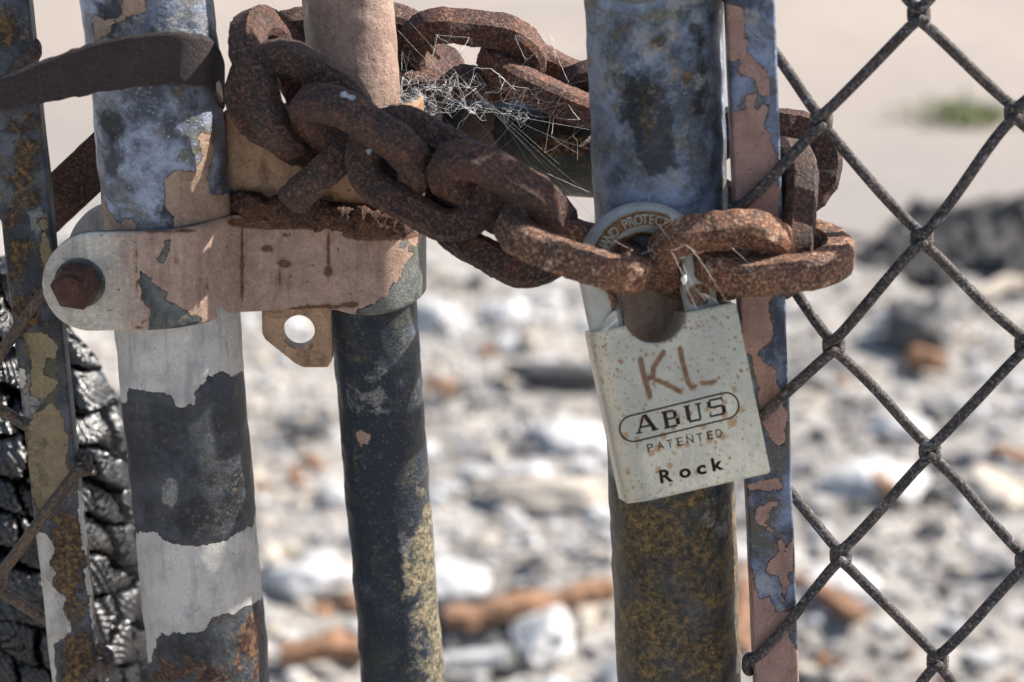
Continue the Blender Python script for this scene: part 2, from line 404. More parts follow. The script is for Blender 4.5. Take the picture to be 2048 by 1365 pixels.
# rubble -------------------------------------------------------------
ico = bmesh.new(); bmesh.ops.create_icosphere(ico, subdivisions=2, radius=1)
ICOV = np.array([v.co[:] for v in ico.verts]); ICOF = [tuple(v.index for v in f.verts) for f in ico.faces]; ico.free()
ico = bmesh.new(); bmesh.ops.create_icosphere(ico, subdivisions=1, radius=1)
ICV1 = np.array([v.co[:] for v in ico.verts]); ICF1 = [tuple(v.index for v in f.verts) for f in ico.faces]; ico.free()
MAT['white_ash'] = simple('white_ash', (.40, .39, .38), (.60, .59, .58), 40, .9, .004)
MAT['grey_ash'] = simple('grey_ash', (.24, .225, .22), (.42, .40, .385), 40, .9, .004)
MAT['black_char'] = simple('black_char', (.035, .034, .035), (.12, .115, .11), 50, .6, .004)
MAT['rust_scrap'] = simple('rust_scrap', (.13, .07, .04), (.36, .19, .10), 30, .8, .003)
MAT['beige_stone'] = simple('beige_stone', (.42, .36, .29), (.57, .50, .42), 30, .9, .004)
MAT['green_weed'] = simple('weed_leaf', (.30, .34, .17), (.42, .44, .26), 60, .6, .001)
def chunk(c, s, flat=.6, base=ICV1, seed=0):
    r = random.Random(seed); v = base.copy()
    for _ in range(5):      # cut by random planes for angular stones
        n = np.array([r.gauss(0, 1) for _ in range(3)]); n /= np.linalg.norm(n); k = r.uniform(.45, .85)
        d = v @ n; v = v - np.outer(np.maximum(d - k, 0), n)
    v *= np.array([r.uniform(.7, 1.2), r.uniform(.7, 1.2), flat * r.uniform(.7, 1.2)]) * s
    a = r.uniform(0, 6.28); ca, sa = math.cos(a), math.sin(a)
    v = v @ np.array([[ca, sa, 0], [-sa, ca, 0], [0, 0, 1]])
    return v + np.array(c)
def rubble():
    V = []; F = []; mi = []; b = 0
    n = 9000
    for i in range(n):
        y = random.uniform(.95, 4.0); hw = .30 * (y + .75) + .15
        x = random.uniform(-hw, hw)
        s = .006 * math.exp(random.gauss(0, .65)) + .002
        if random.random() < .04: s *= 2.2
        s = min(s, .034)
        # patchy composition
        q = mnoise.noise(Vector((x * 2.6, y * 2.6, 5.0))); q2 = mnoise.noise(Vector((x * 3, y * 3, 9.0)))
        u = random.random()
        if x < -.18 - .1 * y * 0 and y > 1.3 and random.random() < .6: m = 4 if u < .6 else 0
        elif q > .12: m = 0 if u < .72 else (1 if u < .9 else 4)
        elif q < -.18: m = 2 if u < .5 else (1 if u < .85 else 0)
        else: m = 0 if u < .35 else (1 if u < .72 else (2 if u < .82 else 4))
        if q2 > .28 and random.random() < .4: m = 3
        if y > 3.3 and random.random() < .75: continue
        v = chunk((x, y, gz(x, y) + s * .25), s, .6, ICV1, i)
        V.append(v); F += [tuple(k + b for k in f) for f in ICF1]; mi += [m] * len(ICF1); b += len(v)
    o = obj('rubble', np.concatenate(V), F, [MAT['white_ash'], MAT['grey_ash'], MAT['black_char'], MAT['rust_scrap'], MAT['beige_stone']], smooth=False)
    o.data.polygons.foreach_set('material_index', mi); tag(o, 'loose ash, grit and broken burnt debris strewn over the ground', 'rubble', kind='stuff')
rubble()
def lump(name, px, py, w, h, d, mat, label, cat, seed, group=None, n=ICOV):
    c = G(px, py); sc = (c - CAM).length / FPX
    rr = random.Random(seed)
    bm = bmesh.new(); bmesh.ops.create_icosphere(bm, subdivisions=4, radius=1)
    v = np.array([q.co[:] for q in bm.verts]); F = [tuple(q.index for q in f.verts) for f in bm.faces]; bm.free()
    for _ in range(9):
        nn = np.array([rr.gauss(0, 1) for _ in range(3)]); nn /= np.linalg.norm(nn); k = rr.uniform(.6, .9)
        v = v - np.outer(np.maximum(v @ nn - k, 0), nn)
    v = v * (1 + .16 * vnoise(v, 2.2, 4, seed))[:, None]
    v *= np.array([w * sc / 2.3, d * .9, h * sc / 2.1])
    v += np.array([c.x, c.y, h * sc * .28])
    r_ = obj(name, v, F, mat); tag(r_, label, cat, group); return r_
def heap(px0, px1, py, top_py, depth, label, seed):
    a, b = G(px0, py), G(px1, py); c = (a + b) / 2; w = (b - a).length / 2; dist = (c - CAM).length
    hgt = (py - top_py) * dist / FPX * .8; nu, nvv = 120, 90; V = []; F = grid_faces(nvv, nu)
    for j in range(nvv):
        for i in range(nu):
            u, v = 2 * i / (nu - 1) - 1, 2 * j / (nvv - 1) - 1; r = math.sqrt(u * u + v * v)
            p = Vector((c.x + u * w, c.y + v * depth, 0))
            k = max(0, 1 - r * (1 + .5 * mnoise.fractal(p * 5 + Vector((seed, 0, 0)), .7, 2, 4)))
            V.append((p.x, p.y, -.035 + .04 * min(1, k * 6) + hgt * k ** .8 + .05 * k * mnoise.fractal(p * 14, .8, 2, 5)))
    o = obj('char_mound', V, F, MAT['heap']); tag(o, label, 'heap')
hm = M('heap_char'); hn = hm.noise(16, 8, .8); hf = hm.noise(60, 5, .8)
MAT['heap'] = hm.done(hm.mix(hm.step(hf, .52, .66), hm.mix(hm.step(hn, .42, .62), (.014, .014, .015), (.10, .095, .095)), (.36, .33, .30)), .85, 0, hm.bump(hf, .8, .02))
heap(1790, 2330, 520, 372, .30, 'large black heap of char and ash at the right edge', 3)
heap(1690, 1960, 530, 475, .16, 'low black spill of char left of the large black heap', 4)
lump('rubble_chunk', 1830, 700, 180, 150, .07, MAT['black_char'], 'black burnt lump between white and orange debris seen through the mesh', 'debris', 5)
lump('rubble_chunk', 1800, 665, 110, 90, .05, MAT['white_ash'], 'white ash chunk lying on the black burnt lump', 'debris', 6)
lump('rubble_chunk', 1850, 735, 95, 60, .04, MAT['rust_scrap'], 'orange rusty scrap in front of the black burnt lump', 'debris', 8)
for i, (px, py, w, h, t) in enumerate([
    (885, 660, 150, 80, 'large pale chunk right of the middle pipe'), (1010, 640, 110, 60, 'pale chunk with grey shade above the big pale slab'),
    (1140, 890, 170, 75, 'flat pale slab beside the left edge of the padlock'), (1100, 1010, 330, 70, 'broad pale slab between middle pipe and right post'),
    (900, 1180, 200, 60, 'white flat chunk just above the long orange board'), (1080, 1290, 150, 90, 'round whitish chunk low in the gap'),
    (620, 1180, 200, 80, 'white crusty slab between left post and middle pipe'), (1160, 1230, 110, 70, 'white chunk touching the right post'),
    (1740, 980, 260, 70, 'pale slab in the middle diamond of the mesh'), (1800, 870, 150, 50, 'small pale slab above the middle diamond'),
    (1680, 1190, 180, 80, 'white chunk near the tension bar low in the picture'), (1990, 985, 120, 45, 'bluish white chunk by the right edge')]):
    lump('rubble_chunk', px, py, w, h, .05 + .02 * (i % 3), MAT['white_ash'] if i % 4 != 3 else MAT['beige_stone'], t, 'debris', 20 + i, 'pale chunks of debris on the ground')
for i, (px, py, w, h, t) in enumerate([
    (1130, 770, 300, 60, 'wide dark scorched patch behind the padlock'), (620, 870, 110, 40, 'small dark grey fragment in the left gap'),
    (1000, 1230, 340, 50, 'dark charred piece below the long orange board'), (980, 1330, 160, 60, 'black fragment at the bottom of the middle gap'),
    (1860, 1070, 90, 40, 'small black fragment inside the lowest full diamond'), (700, 1310, 130, 40, 'black fragment beside the orange scrap'),
    (1610, 790, 110, 70, 'dark lump behind the tension bar')]):
    lump('rubble_chunk', px, py, w, h, .03, MAT['black_char'], t, 'debris', 50 + i, 'dark burnt fragments on the ground')
def plank(px0, py0, px1, py1, wid, th, label, cat='board', mat='rust_scrap', name='burnt_board'):
    a, b = G(px0, py0, .03), G(px1, py1, .035); d = (b - a).normalized(); s = Vector((-d.y, d.x, 0)).normalized() * wid / 2
    n = 40; V = []; F = []
    for i in range(n):
        c = a.lerp(b, i / (n - 1)); k = 1 + .3 * mnoise.fractal(c * 28, .8, 2, 4); c = c + s * .5 * mnoise.noise(c * 12) + Vector((0, 0, .006 * mnoise.noise(c * 17)))
        e = .55 if i in (0, n - 1) else 1
        for sx, sz in ((-1, -1), (1, -1), (1, 1), (-1, 1)):
            V.append(c + s * sx * k * e + Vector((0, 0, th * sz * k)))
    for i in range(n - 1):
        for k in range(4): F.append((i * 4 + k, i * 4 + (k + 1) % 4, i * 4 + 4 + (k + 1) % 4, i * 4 + 4 + k))
    F += [(3, 2, 1, 0), tuple((n - 1) * 4 + k for k in range(4))]
    o = obj(name, V, F, MAT[mat], smooth=False); tag(o, label, cat)
plank(890, 1240, 1230, 1175, .034, .009, 'long orange brown rusty board between middle pipe and right post')
plank(560, 1300, 740, 1300, .034, .010, 'short orange brown rusty board left of the middle pipe')
plank(1600, 1150, 1720, 1235, .026, .008, 'orange brown rusty strip just right of the tension bar')
plank(1500, 1130, 1490, 1300, .022, .008, 'rusty sliver seen between right post and tension bar')
plank(850, 770, 900, 775, .03, .009, 'small orange brown scrap right of the middle pipe')
plank(1940, 590, 2080, 545, .03, .01, 'pale yellowish stick at the right edge below the black heap', 'stick', 'beige_stone', 'stick')
plank(890, 1320, 1010, 1312, .02, .008, 'thin whitish stick low in the gap right of the middle pipe', 'stick', 'white_ash', 'stick')
plank(1725, 935, 1790, 985, .02, .008, 'thin brown splinter in the middle diamond of the mesh', 'splinter', 'rust_scrap', 'stick')
def weed():
    c = G(1935, 250); V = []; F = []
    t = thing('weed', c, 'low blurred green weed growing on the pale yard beyond the mesh', 'plant')
    for i in range(220):
        a = random.uniform(0, 6.28); r = abs(random.gauss(0, .075)); p = Vector(c) + Vector((math.cos(a) * r * 1.2, math.sin(a) * r, 0))
        h = random.uniform(.02, .08); d = Vector((math.cos(a), math.sin(a), 0)) * h * .7; s = Vector((-math.sin(a), math.cos(a), 0)) * .006
        b = len(V); V += [p - s, p + s, p + s + d * .6 + Vector((0, 0, h * .8)), p + d + Vector((0, 0, h)), p - s + d * .6 + Vector((0, 0, h * .8))]
        F.append((b, b + 1, b + 2, b + 3, b + 4))
    obj('leaf', V, F, MAT['green_weed'], t, smooth=False)['kind'] = 'stuff'
weed()

# ------------------------------------------------------------------ posts and pipes
def pipe(t, name, top, bot, Y, wtop, wbot, mat, marks, seg=132, rows=250, dent=.0006, seed=0):
    """round pipe through the pixels of its centre line; radius from its pixel width"""
    A, B = P(top[0], top[1], Y), P(bot[0], bot[1], Y)
    r0 = wtop / 2 * (A - CAM).dot(fwd) / FPX; r1 = wbot / 2 * (B - CAM).dot(fwd) / FPX; r = (r0 + r1) / 2
    ax = (B - A).normalized()
    L = (B - A).length
    zs = [(-.22 + (-.012 + .22) * k / 12) for k in range(12)] + list(np.linspace(-.012, L + .012, rows))
    Lg = (0.0 - A.z) / ax.z
    zs += list(np.linspace(L + .03, Lg + .02, 40))
    X = Vector((1, 0, 0)); X = (X - ax * X.dot(ax)).normalized(); Yv = ax.cross(X)
    V = []
    for z in zs:
        c = A + ax * z
        for k in range(seg):
            a = 2 * math.pi * k / seg; V.append(c + X * math.cos(a) * r + Yv * math.sin(a) * r)
    V = np.array([v[:] for v in V])
    nrm = V - np.repeat(np.array([(A + ax * z)[:] for z in zs]), seg, 0); nrm /= np.linalg.norm(nrm, axis=1)[:, None]
    V = V + nrm * (vnoise(V, 55, 3, seed) * dent)[:, None]
    front = (V - np.array(CAM))[:, 0] * 0 + np.einsum('ij,ij->i', nrm, np.array(CAM) - V) > 0
    at = {k: mask(V, m, front, RNG.get(k, 50.)) for k, m in marks.items()}
    F = grid_faces(len(zs), seg, wrap=True, flip=True)
    o = obj(name, V, F, mat, t, at)
    return A, B, r, o

LPm = {
 'pa': [[(241,20),(248,0),(252,-40),(285,-40),(289,0),(293,22),(241,45),(222,52),(222,70),(193,80),(186,31),(207,38),(234,38)],
        [(392,269),(408,263),(422,272),(425,310),(413,365),(420,389),(451,389),(470,430),(470,500),(337,500),(348,434),(331,413),(332,365),(348,341),(392,341),(406,317),(399,293)],
        [(180,330),(190,330),(205,400),(224,430),(236,450),(230,480),(190,480)],
        [(247,445),(262,438),(276,447),(276,480),(245,480)]],
 'pb': [[(210,560),(234,779),(241,810),(255,806),(258,780),(293,782),(320,788),(344,791),(351,813),(370,816),(389,806),(393,775),(417,758),(435,750),(448,744),(461,751),(500,744),(490,560)],
        [(255,1060),(265,1065),(306,1067),(356,1086),(393,1096),(443,1086),(493,1061),(505,1040),(511,1023),(540,1010),(545,1201),(524,1201),(505,1208),(468,1226),(422,1239),(410,1255),(397,1264),(360,1270),(319,1268),(306,1317),(296,1330),(280,1330)],
        [(236,870),(246,900),(262,1040),(262,1070),(245,1070)]],
 'pe': [[(200,720),(540,700),(560,1420),(230,1420)], circle(225,290,16,60), circle(338,400,14,40), circle(230,30,30,40), circle(440,120,20,60)],
 'pc': [circle(498,1300,24,55), circle(345,1345,50,26), circle(420,1365,40,30), circle(500,1240,14,20)],
 'pd': [[(240,45),(300,40),(430,28),(432,40),(430,70),(330,66),(230,72)], circle(340,985,3,20), circle(395,1050,6,14)],
}
# the base material of the left post changes from blue zinc (above the clamp) to dark zinc (below)
t = thing('gate_post', (P(350, 683, 0).x, 0, 0), 'leftmost round post, blue grey above the clamp, black with peeling pale bands below', 'post')
LA, LB, Lr, _ = pipe(t, 'post_body', (296, 0), (420, 1365), 0.0, 268, 230, None or MAT['left_post'], LPm, seed=1)
MPm = {
 'pa': [[(560,-60),(830,-60),(830,330),(560,330)], circle(727,876,14,15,7)],
 'pd': [[(690,775),(712,790),(740,792),(760,785),(785,795),(792,812),(780,828),(752,832),(725,820),(700,812)], circle(747,750,16,9), circle(810,765,7,8), circle(808,1085,9,18,9)],
 'pc': [[(828,1050),(850,1000),(875,1030),(915,1420),(850,1420)]],  # ochre strip, painted pale as the sunlit lower right side
}
t = thing('gate_pipe', (P(750, 683, 0).x, 0, 0), 'slimmer pipe between the thick posts, brown above the clamp and nearly black below', 'pipe')
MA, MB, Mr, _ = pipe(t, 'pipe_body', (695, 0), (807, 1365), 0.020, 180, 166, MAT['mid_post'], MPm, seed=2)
RPm = {
 'pa': [[(1236,540),(1290,556),(1370,540),(1400,690),(1340,700),(1250,690)]],
 'pe': [[(1240,150),(1330,170),(1350,330),(1300,360),(1260,300)], circle(1400,150,12,90), [(1180,960),(1520,940),(1520,1420),(1200,1420)]],
 'pc': [[(1200,1000),(1500,960),(1500,1420),(1210,1420)], circle(1290,240,14,44), circle(1375,220,10,80), circle(1290,70,40,22)],
 'pd': [[(1215,60),(1240,90),(1290,45),(1350,50),(1345,85),(1290,110),(1250,150),(1220,140)], circle(1205,115,18,60), circle(1405,180,34,28), circle(1250,280,9,12), circle(1246,342,14,22), circle(1395,20,60,24), circle(1445,1015,34,42), circle(1338,355,20,12)],
}
t = thing('end_post', (P(1340, 683, 0).x, 0, 0), 'thick steel post behind the padlock, blue grey and mottled with ochre stains', 'post')
RA, RB, Rr, _ = pipe(t, 'post_body', (1306, 0), (1358, 1365), -0.012, 275, 245, MAT['right_post'], RPm, seed=3)

# ------------------------------------------------------------------ flat bars
def flatbar(name, top, bot, Y, w, th, mat, marks, label, cat, rows=240, bend=.0):
    """flat steel bar; top/bot = pixel of the centre line of its front face"""
    A, B = P(top[0], top[1], Y), P(bot[0], bot[1], Y); ax = (B - A).normalized(); L = (B - A).length
    zs = [-.2, -.1, -.03] + list(np.linspace(-.012, L + .012, rows)); Lg = -A.z / ax.z; zs += list(np.linspace(L + .04, Lg - .03, 12))
    be = .0009; hw = w / 2 * ((A + B) / 2 - CAM).dot(fwd) / FPX
    prof = [(-hw, th), (-hw, be), (-hw + be * .3, be * .3), (-hw + be, 0)] + [(x, 0) for x in np.linspace(-hw + be, hw - be, 18)[1:-1]] + [(hw - be, 0), (hw - be * .3, be * .3), (hw, be), (hw, th)]
    V = []
    for z in zs:
        c = A + ax * z
        wob = .0004 * mnoise.noise(Vector((z * 40, 1, w * 100)))
        for x, y in prof: V.append((c.x + x + wob, c.y + y, c.z))
    n = len(prof); F = grid_faces(len(zs), n, wrap=True)
    V = np.array(V); at = {k: mask(V, m, None, RNG.get(k, 50.)) for k, m in marks.items()}
    t = thing(name, (P(bot[0], bot[1], Y).x, Y, 0), label, cat)
    F.append(tuple(range(n))); F.append(tuple((len(zs) - 1) * n + k for k in reversed(range(n))))
    o = obj('bar_body', V, F, mat, t, at, auto=50); return t
RB_ = {'pa': [
 [(1451,10),(1487,15),(1491,46),(1485,77),(1500,72),(1497,103),(1510,120),(1536,138),(1536,190),(1523,192),(1508,159),(1479,149),(1485,120),(1456,120),(1451,51)],
 [(1492,190),(1510,190),(1510,225),(1526,210),(1538,210),(1536,225),(1528,251),(1538,272),(1538,287),(1553,307),(1560,420),(1540,560),(1467,560),(1459,225),(1487,220)],
 [(1467,540),(1554,540),(1554,574),(1536,605),(1541,630),(1554,651),(1543,682),(1518,700),(1490,717)],
 [(1492,665),(1549,665),(1538,685),(1518,696),(1510,711),(1549,742),(1549,768),(1564,788),(1567,803),(1572,834),(1572,870),(1569,885),(1554,896),(1538,870),(1528,855),(1510,757)],
 [(1495,972),(1559,952),(1567,978),(1508,983),(1497,993)],
 [(1510,1014),(1559,1001),(1559,1014),(1536,1024),(1533,1044),(1546,1055),(1543,1067),(1520,1055),(1508,1034)],
 [(1561,1070),(1569,1106),(1587,1080),(1589,1147),(1574,1142),(1579,1162),(1569,1208),(1559,1203),(1564,1172),(1554,1152),(1533,1142),(1538,1121),(1559,1106)],
 [(1500,1126),(1510,1178),(1518,1198),(1543,1188),(1554,1224),(1596,1224),(1585,1254),(1574,1280),(1600,1306),(1610,1400),(1508,1400),(1500,1254)]],
 'pd': [circle(1490,345,10,40), circle(1540,1180,22,20), circle(1556,1225,16,14), circle(1560,1330,18,22), circle(1485,30,24,10)]}
BARY = -.034
flatbar('tension_bar', (1502, 0), (1555, 1365), BARY, 92, .014, MAT['right_bar'], RB_, 'flat steel tension bar right of the thick post, slate blue with flaking pink brown paint', 'bar')
LB_ = {'pa': [
 [(48,669),(96,665),(114,693),(110,717),(93,717),(86,748),(114,765),(86,806),(62,786),(62,720)],
 [(54,846),(103,800),(120,825),(137,874),(132,924),(143,957),(124,986),(95,1028),(83,1028),(62,986),(54,883)],
 [(78,440),(92,440),(110,560),(95,560),(80,500)]],
 'pb': [
 [(60,1065),(89,1065),(103,1081),(108,1098),(101,1127),(112,1152),(103,1164),(128,1193),(128,1230),(143,1264),(120,1280),(108,1293),(112,1400),(70,1400)],
 [(153,978),(166,982),(170,1069),(182,1172),(199,1297),(195,1301),(174,1193),(166,1090),(159,1028)],
 circle(42,757,10,24)],
 'pc': [[(20,250),(60,240),(70,420),(45,440),(20,400)], [(20,440),(45,430),(50,560),(20,540)],
  [(103,1032),(145,1023),(157,1065),(166,1131),(182,1214),(178,1276),(200,1400),(115,1400),(112,1300),(145,1265),(130,1190),(105,1100)],
  [(54,900),(80,880),(90,1010),(66,1000)], circle(60,610,30,40), circle(14,60,20,40)],
 'pd': [circle(78,440,14,26), circle(60,800,12,40)]}
flatbar('tension_bar', (5, 0), (150, 1365), -.004, 99, .006, MAT['left_bar'], LB_, 'flat steel bar at the left edge, dark with ochre rust and scraps of white paint', 'bar')

# ------------------------------------------------------------------ strips (bent sheet metal)
def strip(name, t, pts, th, mat, marks=None, rnd=None, nv=30, sub=14, jag=0.0, marksfront=True):
    """pts: (px, Y, py_top, py_bot); path smoothed, extruded to the back by th. rnd = rounded left end"""
    C = []
    for px, Y, yt, yb in pts:
        a, b = P(px, yt, Y), P(px, yb, Y); C.append((a, b))
    top = catmull([c[0] for c in C], sub); bot = catmull([c[1] for c in C], sub)
    n = len(top); rows = []
    mid = [(a + b) / 2 for a, b in zip(top, bot)]
    nr = []
    for i in range(n):
        d = mid[min(i + 1, n - 1)] - mid[max(i - 1, 0)]; d = Vector((d.x, d.y, 0)).normalized(); nr.append(Vector((-d.y, d.x, 0)))  # away from viewer
    if rnd:
        h = (top[0] - bot[0]).length / 2
        cen_s = h * rnd
    s = 0; V = []; idx = []
    for side in (0, 1):
        s = 0
        for i in range(n):
            if i: s += (mid[i] - mid[i - 1]).length
            k = 1.0
            if rnd and s < cen_s: k = math.sqrt(max(0, 1 - ((cen_s - s) / cen_s) ** 2)) * .995 + .005
            for j in range(nv):
                f = j / (nv - 1)
                # round the rims slightly
                e = min(f, 1 - f) * (top[i] - bot[i]).length
                ins = .0007 * max(0, 1 - e / .0008) if side == 0 else 0
                p = mid[i] + (top[i] - bot[i]) * (.5 - f) * k + nr[i] * (th * side + ins)
                if jag: p.z += jag * mnoise.fractal(Vector((s * 220, j * .01, side * .3)), .7, 2, 4) * (1 if j in (0, nv - 1) else 0)
                V.append(p)
    m = n * nv; F = grid_faces(n, nv, flip=True) + [tuple(k + m for k in f) for f in grid_faces(n, nv)]
    for i in range(n - 1):
        a, b = i * nv, (i + 1) * nv; F.append((a, b, b + m, a + m))
        a, b = a + nv - 1, b + nv - 1; F.append((a, a + m, b + m, b))
    for j in range(nv - 1):
        F.append((j, j + m, j + 1 + m, j + 1)); a = (n - 1) * nv + j; F.append((a, a + 1, a + 1 + m, a + m))
    V = np.array([v[:] for v in V]); at = {}
    if marks: at = {k: mask(V, mm, np.arange(len(V)) < m, {'pf': 20., 'pg': 190.}.get(k, 50.)) for k, mm in marks.items()}
    V = V + (vnoise(V, 70, 2, 4.0) * .0004)[:, None] * np.array([0, 1, 0])
    return obj(name, V, F, mat, t, at, auto=60)

clamp = thing('post_clamp', P(300, 700, -.02), 'cream and pink brown steel clamp with rusty nut joining left post and middle pipe', 'clamp')
CL = {'pa': [[(60,440),(900,380),(845,470),(833,492),(795,560),(785,563),(772,586),(735,612),(712,626),(640,700),(60,700)]],
 'pg': [[(-100,300),(235,300),(250,800),(-100,800)]],
 'pd': [circle(740,525,34,50,12)],
 'pf': [circle(535,498,13,8,7), circle(569,528,14,8,7), circle(657,542,9,11,7), circle(570,471,7,4,6), circle(640,614,46,5,9), circle(590,452,120,8), circle(330,462,60,3), circle(480,445,26,8),
        circle(610,618,34,4,8), circle(760,470,80,12), circle(415,570,2,14,6), circle(352,520,3,8,6), circle(484,535,3.5,80,8), circle(657,505,3,60,8), circle(272,540,2.5,60,8), circle(560,560,2,24,6), circle(280,655,10,3), circle(425,650,4,3,6), circle(700,610,20,5)]}
# bare chips are cut out of the painted fields
def cut(polys_marks, chips):
    return polys_marks, chips
def strip_chips(o, chips, keys=('pa', 'pb'), grow=0):
    me = o.data; n = len(me.vertices); off = Vector((0, 0, 0)); p = o.parent
    while p is not None: off = off + p.location; p = p.parent
    V = np.array([v.co[:] for v in me.vertices]) + np.array(off); Q = proj_np(V); d = np.full(n, -1e3)
    for c in chips: d = np.maximum(d, poly_sdf(Q, c))
    lim = np.clip(.5 - d / 50.0, 0, 1)
    for k in keys:
        a = me.attributes.get(k)
        if a is None: continue
        b = np.empty(n, np.float32); a.data.foreach_get('value', b); a.data.foreach_set('value', np.minimum(b, lim).astype(np.float32))
band_pts = [(84,-.0275,468,664),(140,-.0275,467,664),(215,-.0275,466,663),(300,-.0272,464,661),(350,-.0255,461,658),(400,-.0205,452,650),(440,-.0125,440,640),(478,-.0040,432,627),
            (520,.0015,436,624),(580,.0030,438,621),(640,.0030,440,618),(672,.0010,446,622),(705,-.0012,452,630),(745,-.0022,452,632),(785,-.0005,448,625),(820,.0050,440,612),(843,.0130,430,597),(853,.0230,418,580),(846,.0320,400,560)]
o = strip('front_band', clamp, band_pts, .0035, MAT['clamp'], CL, rnd=1.0, nv=60, sub=12)
strip_chips(o, [[(282,543),(303,555),(334,586),(331,600),(362,617),(379,624),(403,638),(379,657),(317,662),(296,662),(303,620),(286,600),(277,565)],
                [(327,480),(344,478),(338,500),(325,528),(316,520),(328,495)], circle(807,485,9,14,8), circle(825,500,9,8,7)])
# rear half of the clamp: rounded end seen behind the left post
o = strip('rear_band', clamp, [(134,.022,408,600),(165,.022,407,600),(200,.022,407,600),(260,.022,407,600),(330,.026,405,600),(420,.022,400,600),(470,.012,396,600)], .0035, MAT['clamp'],
      {'pb': [[(100,360),(260,360),(260,700),(100,700)]]}, rnd=1.0, nv=24)
def prism(name, t, center, ax, r, h, sides, mat, rot=0, bev=.12, inner=None):
    ax = ax.normalized(); u = ax.orthogonal().normalized(); w = ax.cross(u); V = []
    prof = [(0, 0), (r, 0), (r, h * .82), (r * (1 - bev * .6), h * .95), (r * (1 - bev * 1.5), h), (0, h)]
    n = sides; seg = max(sides, 6)
    for pr, ph in prof:
        for k in range(seg):
            a = 2 * math.pi * k / seg + rot; V.append(center + (u * math.cos(a) + w * math.sin(a)) * max(pr, 1e-5) + ax * ph)
    F = grid_faces(len(prof), seg, wrap=True)
    return obj(name, V, F, mat, t, auto=35)
bc = P(160, 566, -.0278)
viewax = Vector((-.16, -1, -.02)).normalized()
prism('washer', clamp, bc + Vector((0, .0004, 0)), Vector((0, -1, 0)), .0085, .0014, 32, MAT['clamp'])
# hex nut with per-vertex roughness
u_, h_ = Vector((1, 0, 0)), .0085
nut = prism('hex_nut', clamp, bc + Vector((0, -.0008, 0)), viewax, .0079, .0075, 6, MAT['bolt'], rot=R(12), bev=.10)
stud = prism('bolt_end', nut, bc + Vector((0, -.0008, 0)) + viewax * .0070, viewax, .0050, .0032, 28, MAT['bolt'], bev=.2)

# tab with a hole, hanging from the clamp
def tab():
    Y = .0045; th = .0055
    outl = [(522,560),(660,560),(664,722),(655,736),(606,736),(590,728),(530,680),(524,668)]
    hole = [(597 + 31 * math.cos(a), 664 + 33 * math.sin(a)) for a in [2 * math.pi * k / 40 for k in range(40)]]
    # radial mapping hole -> outline
    V = []; ring_o = []
    n = 120; cx, cy = 597, 664
    def hit(a):
        best = 1e9; dx, dy = math.cos(a), math.sin(a)
        for i in range(len(outl)):
            x1, y1 = outl[i]; x2, y2 = outl[(i + 1) % len(outl)]
            ex, ey = x2 - x1, y2 - y1; den = dx * ey - dy * ex
            if abs(den) < 1e-9: continue
            tt = ((x1 - cx) * ey - (y1 - cy) * ex) / den; ss = ((x1 - cx) * dy - (y1 - cy) * dx) / den
            if tt > 0 and -1e-6 <= ss <= 1 + 1e-6: best = min(best, tt)
        return best
    rad = []
    layers = 9
    for side in (0, 1):
        for l in range(layers):
            f = l / (layers - 1)
            for k in range(n):
                a = 2 * math.pi * k / n; r1 = 32.0; r2 = hit(a); r = r1 + (r2 - r1) * f
                q = P(cx + r * math.cos(a), cy + r * math.sin(a), Y)
                rim = .0006 if (l in (0, layers - 1) and side == 0) else 0
                V.append((q.x, Y + th * side + rim, q.z))
    m = layers * n
    F = grid_faces(layers, n, wrap=True, flip=True) + [tuple(k + m for k in f) for f in grid_faces(layers, n, wrap=True)]
    for k in range(n):
        k2 = (k + 1) % n
        F.append((k, k2, k2 + m, k + m)); a, b = (layers - 1) * n + k, (layers - 1) * n + k2; F.append((a, a + m, b + m, b))
    V = np.array(V)
    at = {'pa': mask(V, [[(500,540),(690,540),(690,750),(500,750)]]), 'pc': np.maximum(mask(V, [circle(625,716,22,14)]), mask(V, [circle(597,620,70,10)]) * 1.0)}
    o = obj('latch_tab', V, F, MAT['sleeve'], clamp, at, auto=45)
tab()

# upper sleeve bracket round the middle pipe
sleeve = thing('pipe_sleeve', P(600, 430, -.01), 'pink brown sheet steel sleeve wrapped round the middle pipe above the clamp', 'sleeve')
SL = {'pf': [circle(495,402,44,20), circle(640,425,150,22), circle(528,330,1.5,60), circle(780,440,90,14), circle(600,395,40,20), circle(545,290,2,3)], 'pa': [[(430,190),(900,190),(900,420),(430,420)]], 'pc': [circle(500,395,55,22), circle(640,420,140,26), circle(528,330,3,60), circle(760,430,90,18), circle(615,400,50,30)], 'pd': [circle(520,370,50,14), circle(790,360,30,40)]}
strip('sleeve_sheet', sleeve, [(446,.0060,222,432),(456,.0040,219,436),(480,.0030,216,438),(540,.0028,212,440),(600,.0028,208,442),(640,.0020,210,448),(680,-.0005,214,456),(730,-.0022,216,462),(780,-.0008,214,458),(820,.0060,208,450),(842,.0140,198,438),(849,.0250,186,425)], .003, MAT['sleeve'], SL, nv=40, sub=8)
